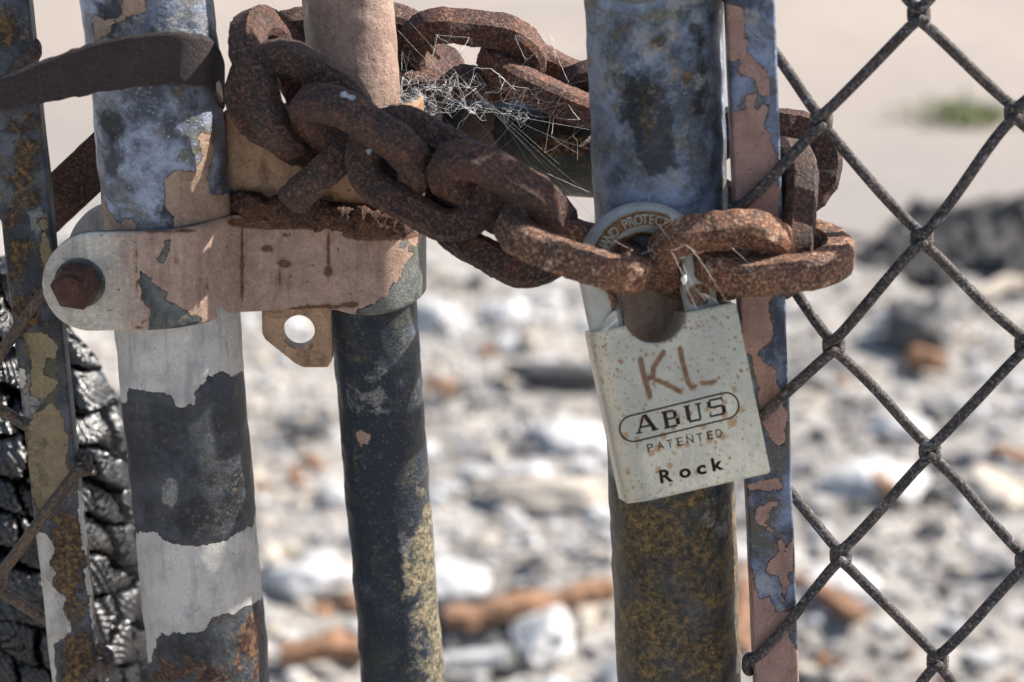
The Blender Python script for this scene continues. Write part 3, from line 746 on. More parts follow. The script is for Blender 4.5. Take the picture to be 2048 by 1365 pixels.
# crusty weld bead between sleeve and clamp
def crust():
    pts = []
    n = 150; nv = 26; V = []
    path = catmull([P(*q) for q in [(462,412,.0020),(500,416,-.001),(560,424,-.0010),(620,428,-.0012),(670,436,-.004),(720,446,-.0060),(770,445,-.0055),(815,436,.000),(845,424,.010)]], 18)
    path = [path[int(i * (len(path) - 1) / (n - 1))] for i in range(n)]
    for i, c in enumerate(path):
        for j in range(nv):
            a = math.pi * 2 * j / nv
            hh = .0050 * (1 + .5 * mnoise.noise(Vector((i * .09, 0, 2))))
            p = c + Vector((0, -math.cos(a) * .0030, math.sin(a) * hh))
            d = mnoise.fractal(p * 420, .8, 2.1, 5) * .0013
            p = p + Vector((mnoise.noise(p * 500) * .001, -math.cos(a) * d, math.sin(a) * d))
            V.append(p)
    obj('weld_bead', V, grid_faces(n, nv, wrap=True), MAT['weld'], sleeve)
crust()
# horizontal rail behind, with its cup
rail = thing('top_rail', P(1000, 300, .06), 'horizontal pipe rail with mossy brown grime running behind the chain to the thick post', 'rail')
def hpipe(name, t, a, b, r, mat, marks, seg=72, rows=90, cap=False):
    A, B = Vector(a), Vector(b); ax = (B - A).normalized(); u = Vector((0, -1, 0)); u = (u - ax * u.dot(ax)).normalized(); w = ax.cross(u)
    V = []
    for i in range(rows):
        c = A.lerp(B, i / (rows - 1))
        for k in range(seg):
            an = 2 * math.pi * k / seg; V.append(c + u * math.cos(an) * r + w * math.sin(an) * r)
    F = grid_faces(rows, seg, wrap=True)
    if cap: F += [tuple(range(seg))[::-1], tuple((rows - 1) * seg + k for k in range(seg))]
    V = np.array([v[:] for v in V]); at = {k: mask(V, m, (V[:, 1] < A.y + .002)) for k, m in marks.items()}
    return obj(name, V, F, mat, t, at, auto=50)
hpipe('rail_pipe', rail, P(760, 277, .060), P(1330, 312, .060), .0172, MAT['rail'], {'pa': [[(930,215),(950,205),(992,210),(985,262),(1000,300),(960,312),(920,290)]], 'pc': [circle(1130,290,50,20)]})
MAT['cup'] = steel('cup_metal', (.16, .14, .12), (.36, .33, .28), (.25, .16, .09), (.25, .22, .17), .5, paintA=(.45, .36, .27))
hpipe('rail_cup', rail, P(800, 282, .052), P(886, 284, .052), .0192, MAT['cup'], {'pa': [[(700,150),(887,150),(887,420),(700,420)]]}, cap=True)

# ------------------------------------------------------------------ strap and brace
strap = thing('strap', P(100, 150, -.03), 'dark rusty flat strap slung across the left post near the top', 'strap')
strip('strap_band', strap, [(-260,-.040,230,296),(-120,-.0365,190,258),(0,-.0345,155,223),(100,-.0325,118,205),(200,-.0305,84,186),(300,-.0290,68,173),(370,-.0275,67,170),(415,-.0225,74,176),(436,-.0145,88,190),(449,-.004,120,215),(446,.010,132,222),(425,.020,130,220)],
      .0022, MAT['strap'], None, nv=20, sub=12, jag=.0006)
brace = thing('flat_brace', P(140, 400, .034), 'rusty flat brace slanting up behind the left post', 'brace')
def brace_mesh():
    Y = .036; a, b = P(40, 470, Y), P(300, 225, Y); d = (b - a).normalized(); s = Vector((0, 0, 1)); s = (s - d * s.dot(d)).normalized() * .0085
    n = 40; V = []
    for i in range(n):
        c = a.lerp(b, i / (n - 1))
        for k, (sg, yy) in enumerate(((1, 0), (-1, 0), (-1, .003), (1, .003))): V.append(c + s * sg * (1 + .03 * mnoise.noise(Vector((i * .5, k // 1 * 0, 0)))) + Vector((0, yy, 0)))
    obj('brace_body', V, grid_faces(n, 4, wrap=True) + [(0, 1, 2, 3), (n * 4 - 1, n * 4 - 2, n * 4 - 3, n * 4 - 4)], MAT['weld'], brace, auto=40)
brace_mesh()

# ------------------------------------------------------------------ chain
chain = thing('chain', P(900, 350, -.03), 'heavy rusty steel chain looped round post and pipe and through the padlock', 'chain')
def link(c, lon, wid, mat, L=.054, W=.038, t=.0107, ch=.17, seed=0, ring=True):
    """racetrack link with a chamfered square section"""
    c = P(*c); lon = Vector(lon).normalized(); wid = Vector(wid); wid = (wid - lon * wid.dot(lon)).normalized(); nn = lon.cross(wid)
    a = (W - t) / 2; s = (L - t) / 2 - a
    path = []
    K = 34; S = 18
    for k in range(S): path.append((-s + 2 * s * k / S, -a, 0, -1))
    for k in range(K + 1):
        an = -math.pi / 2 + math.pi * k / K; path.append((s + a * math.cos(an), a * math.sin(an), math.cos(an), math.sin(an)))
    for k in range(1, S + 1): path.append((s - 2 * s * k / S, a, 0, 1))
    for k in range(1, K):
        an = math.pi / 2 + math.pi * k / K; path.append((-s + a * math.cos(an), a * math.sin(an), math.cos(an), math.sin(an)))
    h = t / 2; q = h * (1 - ch * 2); m_ = 1.0
    corner = [(h, q), (h * .97 + .03 * q, q + (h - q) * .08)]
    sec = []
    pts = [(h, -q), (h, -q * .7), (h, q * .7), (h, q), (q, h), (q * .7, h), (-q * .7, h), (-q, h), (-h, q), (-h, q * .7), (-h, -q * .7), (-h, -q), (-q, -h), (-q * .7, -h), (q * .7, -h), (q, -h)]
    ns = len(pts); V = []
    for (x, y, nx, ny) in path:
        pc = c + lon * x + wid * y; rad = (lon * nx + wid * ny).normalized()
        for (pu, pv) in pts:
            p = pc + rad * pu + nn * pv
            V.append(p)
    n = len(path); F = []
    for i in range(n):
        for k in range(ns):
            i2 = (i + 1) % n; k2 = (k + 1) % ns; F.append((i * ns + k, i * ns + k2, i2 * ns + k2, i2 * ns + k))
    V = np.array([v[:] for v in V])
    # soften: one pass of noise, lumpy corrosion
    cen = np.repeat(np.array([(c + lon * x + wid * y)[:] for (x, y, _, _) in path]), ns, 0)
    dv = V - cen; dl = dv / np.linalg.norm(dv, axis=1)[:, None]
    V = V + dl * (vnoise(V, 160, 4, seed) * .0005 + vnoise(V, 420, 3, seed + 5) * .00022)[:, None]
    at = {'pw': mask(V, [[(672,190),(690,182),(702,195),(714,192),(706,206),(692,214),(688,202),(678,204)], [(742,298),(747,301),(728,322),(712,334),(709,331),(724,316)], [(718,330),(724,334),(738,350),(732,352)], circle(1365,516,12,3)], None, 20.0)}
    o = obj('link', V, F, mat, chain, at)
    # the chamfer edges stay crisp, the rest is smooth
    me = o.data; hard = {0, 3, 4, 7, 8, 11, 12, 15}
    for e in me.edges:
        a0, a1 = e.vertices
        if a0 % ns == a1 % ns and a0 % ns in hard: e.use_edge_sharp = True
    return o
CH, CO, CB = MAT['chain'], MAT['chain_orange_lit'], MAT['chain_back']
def near(el, az=0):   # vector towards the viewer, raised by el degrees
    e = R(el); return (math.sin(R(az)) * math.cos(e), -math.cos(R(az)) * math.cos(e), math.sin(e))
LK = [
 # centre (px, py, Y), long axis, wide axis, material
 ('L1', (558, 170, -.012), (.34, -.36, -.87), (-.36, -.93, .08), CH, {}),
 ('M0', (598, 210, -.018), (.86, .10, -.46), (.5, -.12, .86), CH, {'L': .050, 'W': .0365}),
 ('L5', (724, 284, -.033), (.86, .0, -.52), near(42), CH, {'L': .0515}),
 ('M1', (850, 348, -.033), (.90, -.10, -.43), (.43, .25, .87), CH, {'W': .0350}),
 ('L8', (996, 388, -.044), (.89, .0, -.45), near(42), CH, {'L': .0485}),
 ('M2', (1004, 440, -.029), (.87, -.22, -.40), (.40, .25, .82), CH, {'W': .036}),
 ('L10', (1149, 497, -.0490), (.95, .03, -.28), (.0, -1, -.02), CO, {'L': .0525}),
 ('L0', (666, 326, -.014), (-.42, -.67, -.34), (.58, -.67, .66), CH, {'L': .044}),
 ('R1', (1437, 513, -.0425), (.97, .0, .16), near(50, 8), CO, {'L': .0490, 'W': .0405}),
 ('R2', (1546, 512, -.0400), (.93, .25, .10), (.15, -1, -.16), CO, {}),
 ('R3', (1566, 436, -.0200), (.02, .45, .90), (.2, -.9, .3), CH, {}),
 ('R4', (1527, 325, .014), (1, .0, -.04), (.05, .25, 1), CH, {}),
 ('R5', (1400, 285, .046), (.95, .1, .2), (.1, -1, .1), CH, {}),
 ('B5', (1242, 205, .050), (.93, 0, .12), near(60), CH, {}),
 ('B3', (1098, 160, .044), (.90, .0, -.36), (.05, -.98, -.24), CB, {}),
 ('B2', (942, 112, .042), (.98, .0, -.06), near(55), CB, {}),
 ('B1', (780, 132, .054), (1, .0, -.05), (.05, -.98, -.25), CB, {}),
 ('B0', (697, 100, .056), (.99, 0, .10), near(56), CB, {'L': .066}),
]
for i, (nm, c, lo, wi, mt, kw) in enumerate(LK): link(c, lo, wi, mt, seed=i * 3.7, **kw)

# ------------------------------------------------------------------ padlock
LKY = -.0600
pTL, pTR, pBL = P(1180, 668, LKY), P(1470, 605, LKY + .0085), P(1254, 1012, LKY - .0135)
U = (pTR - pTL).normalized(); Vv = (pTL - pBL); Hh = (Vv - U * Vv.dot(U)).length; Vv = (Vv - U * Vv.dot(U)).normalized(); Wn = U.cross(Vv)   # Wn towards viewer
Wd = (pTR - pTL).length; TH = .0225
lock = thing('padlock', pBL, 'pale grey rust speckled padlock with engraved lettering hanging from the chain', 'padlock')
print('lock w,h', Wd, Hh, Wn)
def LP(u, v, w=0.0): return pBL + U * u + Vv * v + Wn * w        # u from left, v from bottom
def tolock(px, py, w=0.0):
    """photo pixel -> lock coordinates on the front face"""
    d = fwd + camR * ((px - 1024) / FPX) + camU * ((682.5 - py) / FPX)
    t = (pBL + Wn * w - CAM).dot(Wn) / d.dot(Wn); q = CAM + d * t - pBL
    return q.dot(U), q.dot(Vv)
def lock_body():
    # outline in (u, v): notch at the top; built as a grid of extruded outline
    nc_u, nc_v = tolock(1313, 640); rN = .0106; hc = .01015
    out = []
    def arc(cu, cv, r, a0, a1, n): return [(cu + r * math.cos(R(a0 + (a1 - a0) * k / n)), cv + r * math.sin(R(a0 + (a1 - a0) * k / n))) for k in range(n + 1)]
    c = .0008
    out += [(c, 0), (Wd - c, 0), (Wd, c), (Wd, Hh - c), (Wd - c, Hh)]
    out += [(nc_u + hc + .001, Hh)] + arc(nc_u, Hh + .003, rN, -16.5, -163.5, 30) + [(nc_u - hc - .001, Hh)]
    out += [(c, Hh), (0, Hh - c), (0, c)]
    bm = bmesh.new()
    f = bm.faces.new([bm.verts.new(tuple(LP(u, v, 0) - pBL)) for u, v in out])
    ex = bmesh.ops.extrude_face_region(bm, geom=[f]); vs = [g for g in ex['geom'] if isinstance(g, bmesh.types.BMVert)]
    bmesh.ops.translate(bm, verts=vs, vec=-Wn * TH)
    bm.normal_update()
    bmesh.ops.recalc_face_normals(bm, faces=bm.faces)
    se = [e for e in bm.edges if len(e.link_faces) == 2 and e.calc_face_angle(0) > R(75)]
    bmesh.ops.bevel(bm, geom=se, offset=.0005, segments=2, affect='EDGES', clamp_overlap=True)
    bmesh.ops.remove_doubles(bm, verts=bm.verts, dist=1e-6)
    bmesh.ops.recalc_face_normals(bm, faces=bm.faces)
    me = bpy.data.meshes.new('lock_body'); bm.to_mesh(me); bm.free()
    o = bpy.data.objects.new('lock_body', me); COL.objects.link(o); o.parent = lock
    me.materials.append(MAT['lock']); me.materials.append(MAT['groove'])
    return o
body = lock_body()
dg = None
def text_vf(s, size, xs=1.0, spacing=1.0, depth=.0008, bold=0.0, res=4):
    cu = bpy.data.curves.new('txt', 'FONT'); cu.body = s; cu.size = size; cu.extrude = depth / 2; cu.offset = bold; cu.space_character = spacing; cu.resolution_u = res
    to = bpy.data.objects.new('txt', cu); COL.objects.link(to)
    bpy.context.view_layer.update()
    d = bpy.context.evaluated_depsgraph_get(); me = bpy.data.meshes.new_from_object(to.evaluated_get(d))
    V = np.array([v.co[:] for v in me.vertices]); F = [tuple(p.vertices) for p in me.polygons]
    bpy.data.objects.remove(to); bpy.data.curves.remove(cu); bpy.data.meshes.remove(me)
    V[:, 0] *= xs; return V, F
def place_text(s, p0, p1, hpx, depth=.0009, bold=0, slab=False, xs=1.0, wc=0.0):
    """letters on the lock face; p0, p1 = left and right ends of the base line in photo pixels, hpx = cap height"""
    u0, v0 = tolock(*p0); u1, v1 = tolock(*p1); scale = ((u1 - u0) ** 2 + (v1 - v0) ** 2) ** .5 / math.hypot(p1[0] - p0[0], p1[1] - p0[1])
    V, F = text_vf(s, 1.0, depth=1.0, bold=bold); h = hpx * scale
    cap = .73
    w = V[:, 0].max() - V[:, 0].min(); L = math.hypot(u1 - u0, v1 - v0); an = math.atan2(v1 - v0, u1 - u0)
    x = (V[:, 0] - V[:, 0].min()) / w * L; y = V[:, 1] / cap * h; z = V[:, 2] * depth * 2 + wc
    uu = u0 + x * math.cos(an) - y * math.sin(an); vv = v0 + x * math.sin(an) + y * math.cos(an)
    return np.array([(LP(a, b, c))[:] for a, b, c in zip(uu, vv, z)]), F
def ploty(X, Y): return (1200 + X / 4.014, 680 + Y / 4.014)
cutters = []
def add_cut(V, F):
    me = bpy.data.meshes.new('cut'); me.from_pydata((V - np.array(pBL)).tolist(), [], F); me.materials.append(MAT['groove'])
    bm = bmesh.new(); bm.from_mesh(me); bmesh.ops.remove_doubles(bm, verts=bm.verts, dist=1e-6); bmesh.ops.recalc_face_normals(bm, faces=bm.faces); bm.to_mesh(me); bm.free()
    c = bpy.data.objects.new('cut', me); COL.objects.link(c); c.location = pBL; cutters.append(c)
# spaced letters one by one so that they sit as in the photograph
def letters(word, starts, ends, h, **k):
    for ch_, a, b in zip(word, starts, ends):
        V, F = place_text(ch_, ploty(*a), ploty(*b), h, **k); add_cut(V, F)
GL = {'A': [((.06, 0), (.44, 1), .10), ((.50, 1), (.90, 0), .19), ((.22, .34), (.72, .34), .09), ((-.06, .03), (.24, .03), .07), ((.70, .03), (1.06, .03), .07), ((.40, .97), (.60, .97), .07)],
 'B': [((.18, .0), (.18, 1), .19), ((-.02, .96), (.76, .96), .09), ((.1, .52), (.80, .52), .09), ((-.02, .04), (.82, .04), .09), ((.80, .92), (.80, .56), .17), ((.90, .48), (.90, .08), .19)],
 'U': [((.15, 1), (.15, .12), .19), ((.12, .05), (.86, .05), .10), ((.86, .08), (.86, 1), .10), ((-.06, .97), (.36, .97), .07), ((.66, .97), (1.06, .97), .07)],
 'S': [((.12, .96), (.92, .96), .09), ((.92, 1), (.92, .76), .07), ((.08, .92), (.08, .56), .17), ((.1, .53), (.92, .53), .10), ((.92, .50), (.92, .08), .18), ((.06, .04), (.92, .04), .09), ((.05, 0), (.05, .26), .07)]}
def slab(ch_, p0, p1, hpx):
    u0, v0 = tolock(*ploty(*p0)); u1, v1 = tolock(*ploty(*p1)); Lw = math.hypot(u1 - u0, v1 - v0); an = math.atan2(v1 - v0, u1 - u0)
    h = hpx * Lw / math.hypot((p1[0] - p0[0]) / 4.014, (p1[1] - p0[1]) / 4.014); ca, sa = math.cos(an), math.sin(an)
    for k, (a, b, w) in enumerate(GL[ch_]):
        a = Vector((a[0] * Lw, a[1] * h)); b = Vector((b[0] * Lw, b[1] * h)); d = (b - a).normalized(); n = Vector((-d.y, d.x)) * w * h * .66
        dep = .00055 + .00004 * k; V = []
        for z in (-dep, .0006):
            for q in (a - n, b - n, b + n, a + n): V.append(LP(u0 + q.x * ca - q.y * sa, v0 + q.x * sa + q.y * ca, z)[:])
        add_cut(np.array(V), [(0, 1, 2, 3), (7, 6, 5, 4), (0, 4, 5, 1), (1, 5, 6, 2), (2, 6, 7, 3), (3, 7, 4, 0)])
for ch_, a_, b_ in zip('ABUS', [(300,755),(520,715),(700,668),(885,622)], [(462,722),(645,688),(828,642),(1012,594)]): slab(ch_, a_, b_, 34)
SM = [(385,905),(463,888),(545,872),(625,855),(700,838),(785,822),(865,803),(935,788)]
EM = [(435,895),(520,876),(590,862),(675,845),(755,826),(830,812),(915,793),(985,778)]
letters('PATENTED', SM, EM, 17.5, depth=.0009, bold=.004)
letters('Rock', [(485,1150),(640,1110),(780,1082),(905,1055)], [(590,1132),(735,1096),(858,1070),(1000,1035)], 26, depth=.0010, bold=.035)
def capsule_ring():
    (u0, v0), (u1, v1) = tolock(*ploty(268, 712)), tolock(*ploty(1010, 530)); sc = math.hypot(u1 - u0, v1 - v0) / (math.hypot(742, 182))
    r = 104 * sc; an = math.atan2(v1 - v0, u1 - u0); pts = []
    for k in range(25): a = an + math.pi / 2 + math.pi * k / 24; pts.append((u0 + r * math.cos(a), v0 + r * math.sin(a), math.cos(a), math.sin(a)))
    for k in range(25): a = an - math.pi / 2 + math.pi * k / 24; pts.append((u1 + r * math.cos(a), v1 + r * math.sin(a), math.cos(a), math.sin(a)))
    hw = .00028; V = []
    for (u, v, a, b) in pts:
        for s, w in ((-1, -.0006), (1, -.0006), (1, .0006), (-1, .0006)): V.append(LP(u + a * hw * s, v + b * hw * s, w)[:])
    add_cut(np.array(V), [tuple(x) for x in [(i * 4 + k, i * 4 + (k + 1) % 4, ((i + 1) % len(pts)) * 4 + (k + 1) % 4, ((i + 1) % len(pts)) * 4 + k) for i in range(len(pts)) for k in range(4)]])
capsule_ring()
body.data.materials.clear(); body.data.materials.append(MAT['lock']); body.data.materials.append(MAT['groove'])
for c in cutters:
    for tr in range(5):
        md = body.modifiers.new('engrave', 'BOOLEAN'); md.operation = 'DIFFERENCE'; md.object = c
        md.solver = 'EXACT' if tr < 4 else 'FAST'
        md.use_self = tr in (1, 3); md.use_hole_tolerant = tr in (2, 3)
        try: md.material_mode = 'TRANSFER'
        except Exception: pass
        bpy.context.view_layer.update()
        dg = bpy.context.evaluated_depsgraph_get()
        nm_ = bpy.data.meshes.new_from_object(body.evaluated_get(dg)); body.modifiers.clear()
        ok = len(nm_.polygons) > len(body.data.polygons) * .8
        print('cut', tr, ok, len(nm_.polygons))
        if ok:
            old_ = body.data; body.data = nm_; bpy.data.meshes.remove(old_); break
        bpy.data.meshes.remove(nm_)
body_me = body.data
print('engraved body polys', len(body_me.polygons), [m.name if m else None for m in body_me.materials])
for c in cutters:
    me = c.data; bpy.data.objects.remove(c); bpy.data.meshes.remove(me)
def finish_body():
    """triangulate and refine the front so that the rust fields have vertices to live on"""
    bm = bmesh.new(); bm.from_mesh(body_me)
    for lim in (.006, .003, .0017, .0009):
        bmesh.ops.triangulate(bm, faces=bm.faces[:])
        es = [e for e in bm.edges if e.calc_length() > lim and (lim > .001 or all(v.co.dot(Wn) > -.0005 and .12 * Hh < v.co.dot(Vv) and v.co.dot(U) > .010 for v in e.verts))]
        if es: bmesh.ops.subdivide_edges(bm, edges=es, cuts=1, use_grid_fill=False)
    bmesh.ops.triangulate(bm, faces=bm.faces[:])
    rr, hh = .0075, TH / 2
    for v in bm.verts:          # round the left side of the body
        u = v.co.dot(U) ; w = v.co.dot(Wn)
        if u < rr:
            q = 1 - math.sqrt(max(0, 1 - ((rr - max(u, 0)) / rr) ** 2)); k = 1 - q * (rr / hh)
            v.co += Wn * ((-hh + (w + hh) * k) - w)
    bm.to_mesh(body_me); bm.free()
    V = np.array([v.co[:] for v in body_me.vertices]) + np.array(pBL); Q = proj_np(V)
    Wc = (V - np.array(pBL)) @ np.array(Wn); front = Wc > -.002
    def stroke(pts, w):
        pts = [ploty(*p) for p in pts]; d = np.full(len(Q), 1e9)
        for a, b in zip(pts[:-1], pts[1:]):
            a, b = np.array(a), np.array(b); e = b - a; t = np.clip(((Q - a) @ e) / (e @ e), 0, 1); d = np.minimum(d, np.linalg.norm(Q - a - t[:, None] * e, axis=1))
        return w - d
    SK = [([(325,155),(335,210),(350,280),(375,360),(400,460)], 4.2), ([(510,100),(490,130),(430,220),(425,280),(360,340)], 3.8), ([(420,310),(500,340),(580,380),(650,420)], 3.6),
          ([(645,70),(655,150),(685,260),(705,340),(740,390),(765,380)], 3.8), ([(832,350),(885,350),(925,335)], 3.6), ([(1100,295),(1104,297)], 2.6), ([(1180,190),(1182,200)], .5)]
    d = np.max([stroke(p, w) for p, w in SK], 0); halo = np.max([stroke(p, w + 1.2) for p, w in SK], 0)
    # bleeding round engravings
    bl = [circle(*ploty(*c), r) for c, r in [((465, 870), 7), ((1060, 660), 9), ((1130, 560), 6), ((190, 590), 7), ((200, 770), 7), ((700, 1160), 5), ((470, 1040), 5), ((510, 770), 6), ((980, 770), 7), ((830, 700), 5), ((560, 580), 4), ((480, 1230), 5), ((980, 440), 4), ((330, 650), 5), ((620, 610), 5), ((720, 590), 5), ((860, 560), 4), ((1000, 600), 6), ((630, 850), 5), ((880, 800), 6), ((1080, 390), 5), ((1000, 500), 4), ((410, 910), 6), ((300, 800), 5), ((560, 1010), 5), ((700, 840), 5)]]
    d2 = np.max([poly_sdf(Q, b) for b in bl], 0) + 1.5
    pb = np.clip(.5 + (d + .6) / 12, 0, 1) * front; pa = np.clip(.5 + np.maximum(halo + 1.0, d2) / 12, 0, 1) * front
    dens = np.clip(1.15 - ((Q[:, 0] - 1200) / 300) * .6 - ((Q[:, 1] - 640) / 230), 0, 1)
    dens = np.maximum(dens, .25)
    for k, a in (('pa', pa), ('pb', pb), ('pc', dens)):
        at = body_me.attributes.new(k, 'FLOAT', 'POINT'); at.data.foreach_set('value', a.astype(np.float32))
    for p in body_me.polygons: p.use_smooth = True
    body_me.set_sharp_from_angle(angle=R(28))
finish_body()

# shackle
wS = -TH * .45; uL, _ = tolock(1213, 660, wS); uR = uL + (Wd * .665); uc = (uL + uR) / 2; rs = (uR - uL) / 2; SR = .0056
hs = .0165
SHM = M('shackle_coating')
g_ = SHM.noise(70, 6, .65); f_ = SHM.noise(600, 5, .75)
c_ = SHM.mix(SHM.step(g_, .4, .65), (.36, .36, .33), (.50, .48, .42))
fa_, _a = SHM.patch('pc', .7, 160, .05)
c_ = SHM.mix(fa_, c_, SHM.mix(SHM.step(f_, .4, .6), (.07, .03, .02), (.26, .14, .06)))
c_ = SHM.mix(SHM.math('MULTIPLY', SHM.step(f_, .62, .7), .7), c_, (.22, .12, .05))
MAT['shackle'] = SHM.done(c_, SHM.step(g_, .3, .7, .35, .55), .15, SHM.bump(SHM.noise(500, 4, .6), .3, .0003))
def shackle():
    pts = [(uL, Hh - .012), (uL, Hh)] + [(uL, Hh + hs * k / 6) for k in range(1, 6)]
    pts += [(uc - rs * math.cos(math.pi * k / 40), Hh + hs + rs * math.sin(math.pi * k / 40)) for k in range(41)]
    pts += [(uR, Hh + hs * k / 6) for k in range(5, 0, -1)] + [(uR, Hh), (uR, Hh - .012)]
    V, F = tube_vf([LP(u, v, wS) for u, v in pts], SR, 32)
    V = np.array([v[:] for v in V])
    Q = proj_np(V)
    at = {'pc': np.clip(.5 + np.max([poly_sdf(Q, p) for p in [circle(1285, 545, 84, 78, 40), circle(1230, 600, 8, 40), circle(1395, 590, 24, 22), circle(1418, 600, 6, 6)]], 0) / 50, 0, 1)}
    obj('shackle', V, F, MAT['shackle'], lock, at)
    # recessed slot with raised words on the front of the arch
    def on(an, r, lift):   # angle measured in the lock plane (deg, 90 = top), r = radius from arch centre
        dr = r - rs; z = math.sqrt(max(SR * SR - dr * dr, 0)) + lift
        k = z / max(math.sqrt(max(SR * SR - dr * dr, 1e-9)), 1e-9)
        return LP(uc + r * math.cos(R(an)), Hh + hs + r * math.sin(R(an)), wS + z)
    a0, a1 = 151, 50; r0, r1 = rs - .0024, rs + .0026; V = []; n = 60; nv = 10
    for i in range(n + 1):
        an = a0 + (a1 - a0) * i / n
        e = min(i, n - i) / 5.0; k = 1 if e >= 1 else math.sqrt(max(0, 1 - (1 - e) ** 2)) * .9 + .1
        for j in range(nv):
            rr = (r0 + r1) / 2 + (r1 - r0) / 2 * (2 * j / (nv - 1) - 1) * k
            V.append(on(an, rr, .00012 if 0 < j < nv - 1 else -.0002))
    slot = obj('slot', V, grid_faces(n + 1, nv, flip=True), MAT['slot'], lock)
    # rim line
    rim = []
    for i in range(n + 1):
        an = a0 + (a1 - a0) * i / n; e = min(i, n - i) / 5.0; k = 1 if e >= 1 else math.sqrt(max(0, 1 - (1 - e) ** 2)) * .9 + .1
        rim.append((an, (r0 + r1) / 2 + (r1 - r0) / 2 * k))
    for i in range(n, -1, -1):
        an = a0 + (a1 - a0) * i / n; e = min(i, n - i) / 5.0; k = 1 if e >= 1 else math.sqrt(max(0, 1 - (1 - e) ** 2)) * .9 + .1
        rim.append((an, (r0 + r1) / 2 - (r1 - r0) / 2 * k))
    V, F = tube_vf([on(a, r, .0001) for a, r in rim], .00022, 6); obj('slot_rim', V, F, MAT['letter'], slot)
    word = 'NANO PROTECT'; Va = []; Fa = []; b = 0
    for i, chh in enumerate(word):
        if chh == ' ': continue
        Vt, Ft = text_vf(chh, 1.0, depth=1.0, bold=.02); w = Vt[:, 0].max() - Vt[:, 0].min(); x0 = (Vt[:, 0].max() + Vt[:, 0].min()) / 2
        ac = 145 + (56 - 145) * (i + .0) / (len(word) - 1)
        hh = .0032
        for x, y, z in Vt:
            rr = r0 + .0007 + y / .73 * hh; an = ac - math.degrees((x - x0) / .73 * hh * .86 / (rs + .0003))
            Va.append(on(an, rr, .00012 + (z + .5) * .00035))
        Fa += [tuple(k + b for k in f) for f in Ft]; b += len(Vt)
    obj('lettering', Va, Fa, MAT['letter'], slot, smooth=False)
    # bright chamfered collars where the legs enter the body
shackle()
MAT['lug'] = simple('lug_coating', (.50, .46, .38), (.58, .55, .48), 200, .5, .0003)
def lug(u, v0, wd, ht, flip):
    """small guard lip standing on the body beside a leg"""
    V = []; n = 14
    for w in (-.0035, -.0075):
        for k in range(n + 1):
            f = k / n; x = wd * f; y = ht * math.sin(f * math.pi / 2) ** .8 if not flip else ht * math.sin((1 - f) * math.pi / 2) ** .8
            V.append(LP(u + x, v0 + y, w))
        V.append(LP(u + (wd if not flip else 0), v0 - .001, w)); V.append(LP(u + (0 if not flip else wd), v0 - .001, w))
    m = n + 3
    F = [tuple(range(m)), tuple(m + k for k in reversed(range(m)))] + [(k, k + m, (k + 1) % m + m, (k + 1) % m) for k in range(m)]
    obj('guard_lip', V, F, MAT['lug'], lock, smooth=False)
u_a, _ = tolock(1203, 655); lug(u_a, Hh - .0003, .0062, .0056, False)
u_b, _ = tolock(1412, 618); lug(u_b, Hh - .0003, .0056, .0052, True)

# ------------------------------------------------------------------ chain link mesh
def wire_fence(name, label, wires, mat, rw, Yc, group=None, loc=None, around={}):
    t = thing(name, loc, label, 'fence mesh')
    for nodes in wires:
        # nodes: list of (px, py, side) ; side -1 = bend at left, +1 = bend at right ; travelling downwards
        pts = []
        for i, (px, py, sd) in enumerate(nodes):
            dz = .0030 * 5.6
            # incoming strand: arriving at a right bend we come from the upper left, BEHIND; leaving to the lower left in FRONT
            yi, yo = (Yc + rw * 1.1, Yc - rw * 1.1) if sd > 0 else (Yc - rw * 1.1, Yc + rw * 1.1)
            if sd < 0 and (px, py) in around: yo = around[(px, py)]
            bx = px + sd * 9
            pts.append(P(px - sd * 20, py - 27, yi)); pts.append(P(bx - sd * 1, py - 13, yi * .8 + yo * .2)); pts.append(P(bx + sd * 3, py, (yi + yo) / 2)); pts.append(P(bx - sd * 1, py + 13, yi * .2 + yo * .8)); pts.append(P(px - sd * 20, py + 27, yo))
        path = catmull(pts, 7)
        # gentle waviness
        path = [p + Vector((mnoise.noise(p * 30), 0, mnoise.noise(p * 30 + Vector((9, 9, 9))))) * .0010 for p in path]
        V, F = tube_vf(path, rw, 12)
        V = np.array([v[:] for v in V]); obj('wire', V, F, mat, t)
    return t
c0 = [(1462, -20), (1478, 425), (1492, 868), (1508, 1330), (1522, 1790)]
c1 = [(1642, -215), (1644, 240), (1667, 690), (1682, 1112), (1700, 1560)]
c2 = [(1838, -430), (1838, 28), (1845, 478), (1862, 903), (1874, 1325), (1888, 1750)]
c3 = [(2032, -210), (2033, 228), (2050, 690), (2052, 1120), (2062, 1560)]
c4 = [(2240, -430), (2240, 10), (2250, 460), (2255, 880), (2262, 1320), (2270, 1750)]
c5 = [(2440, -210), (2440, 228), (2455, 690), (2460, 1120), (2470, 1560)]
c6 = [(2650, -430), (2650, 10), (2660, 460), (2665, 880), (2672, 1320), (2680, 1750)]
def weave(L_, R_):      # left bends from L_, right bends from R_, ordered by height
    return sorted([(x, y, -1) for x, y in L_] + [(x, y, 1) for x, y in R_], key=lambda q: q[1])
def rgt(c): return [(x, y) for x, y in c]
wire_fence('chain_link_mesh', 'dark woven diamond wire mesh stretched to the right of the tension bar',
    [weave(c0, c1), weave(c1, c2), weave(c2, c3), weave(c3, c4), weave(c4, c5), weave(c5, c6)], MAT['wire'], .00185, -.0342, loc=(P(1800, 683).x, 0, P(1800, 1300).z), around={c: -.0172 for c in c0})
d1 = [(58, 100), (118, 545), (163, 930), (205, 1320), (240, 1720)]
d0 = [(-150, -110), (-90, 330), (-50, 775), (-8, 1160), (30, 1540)]
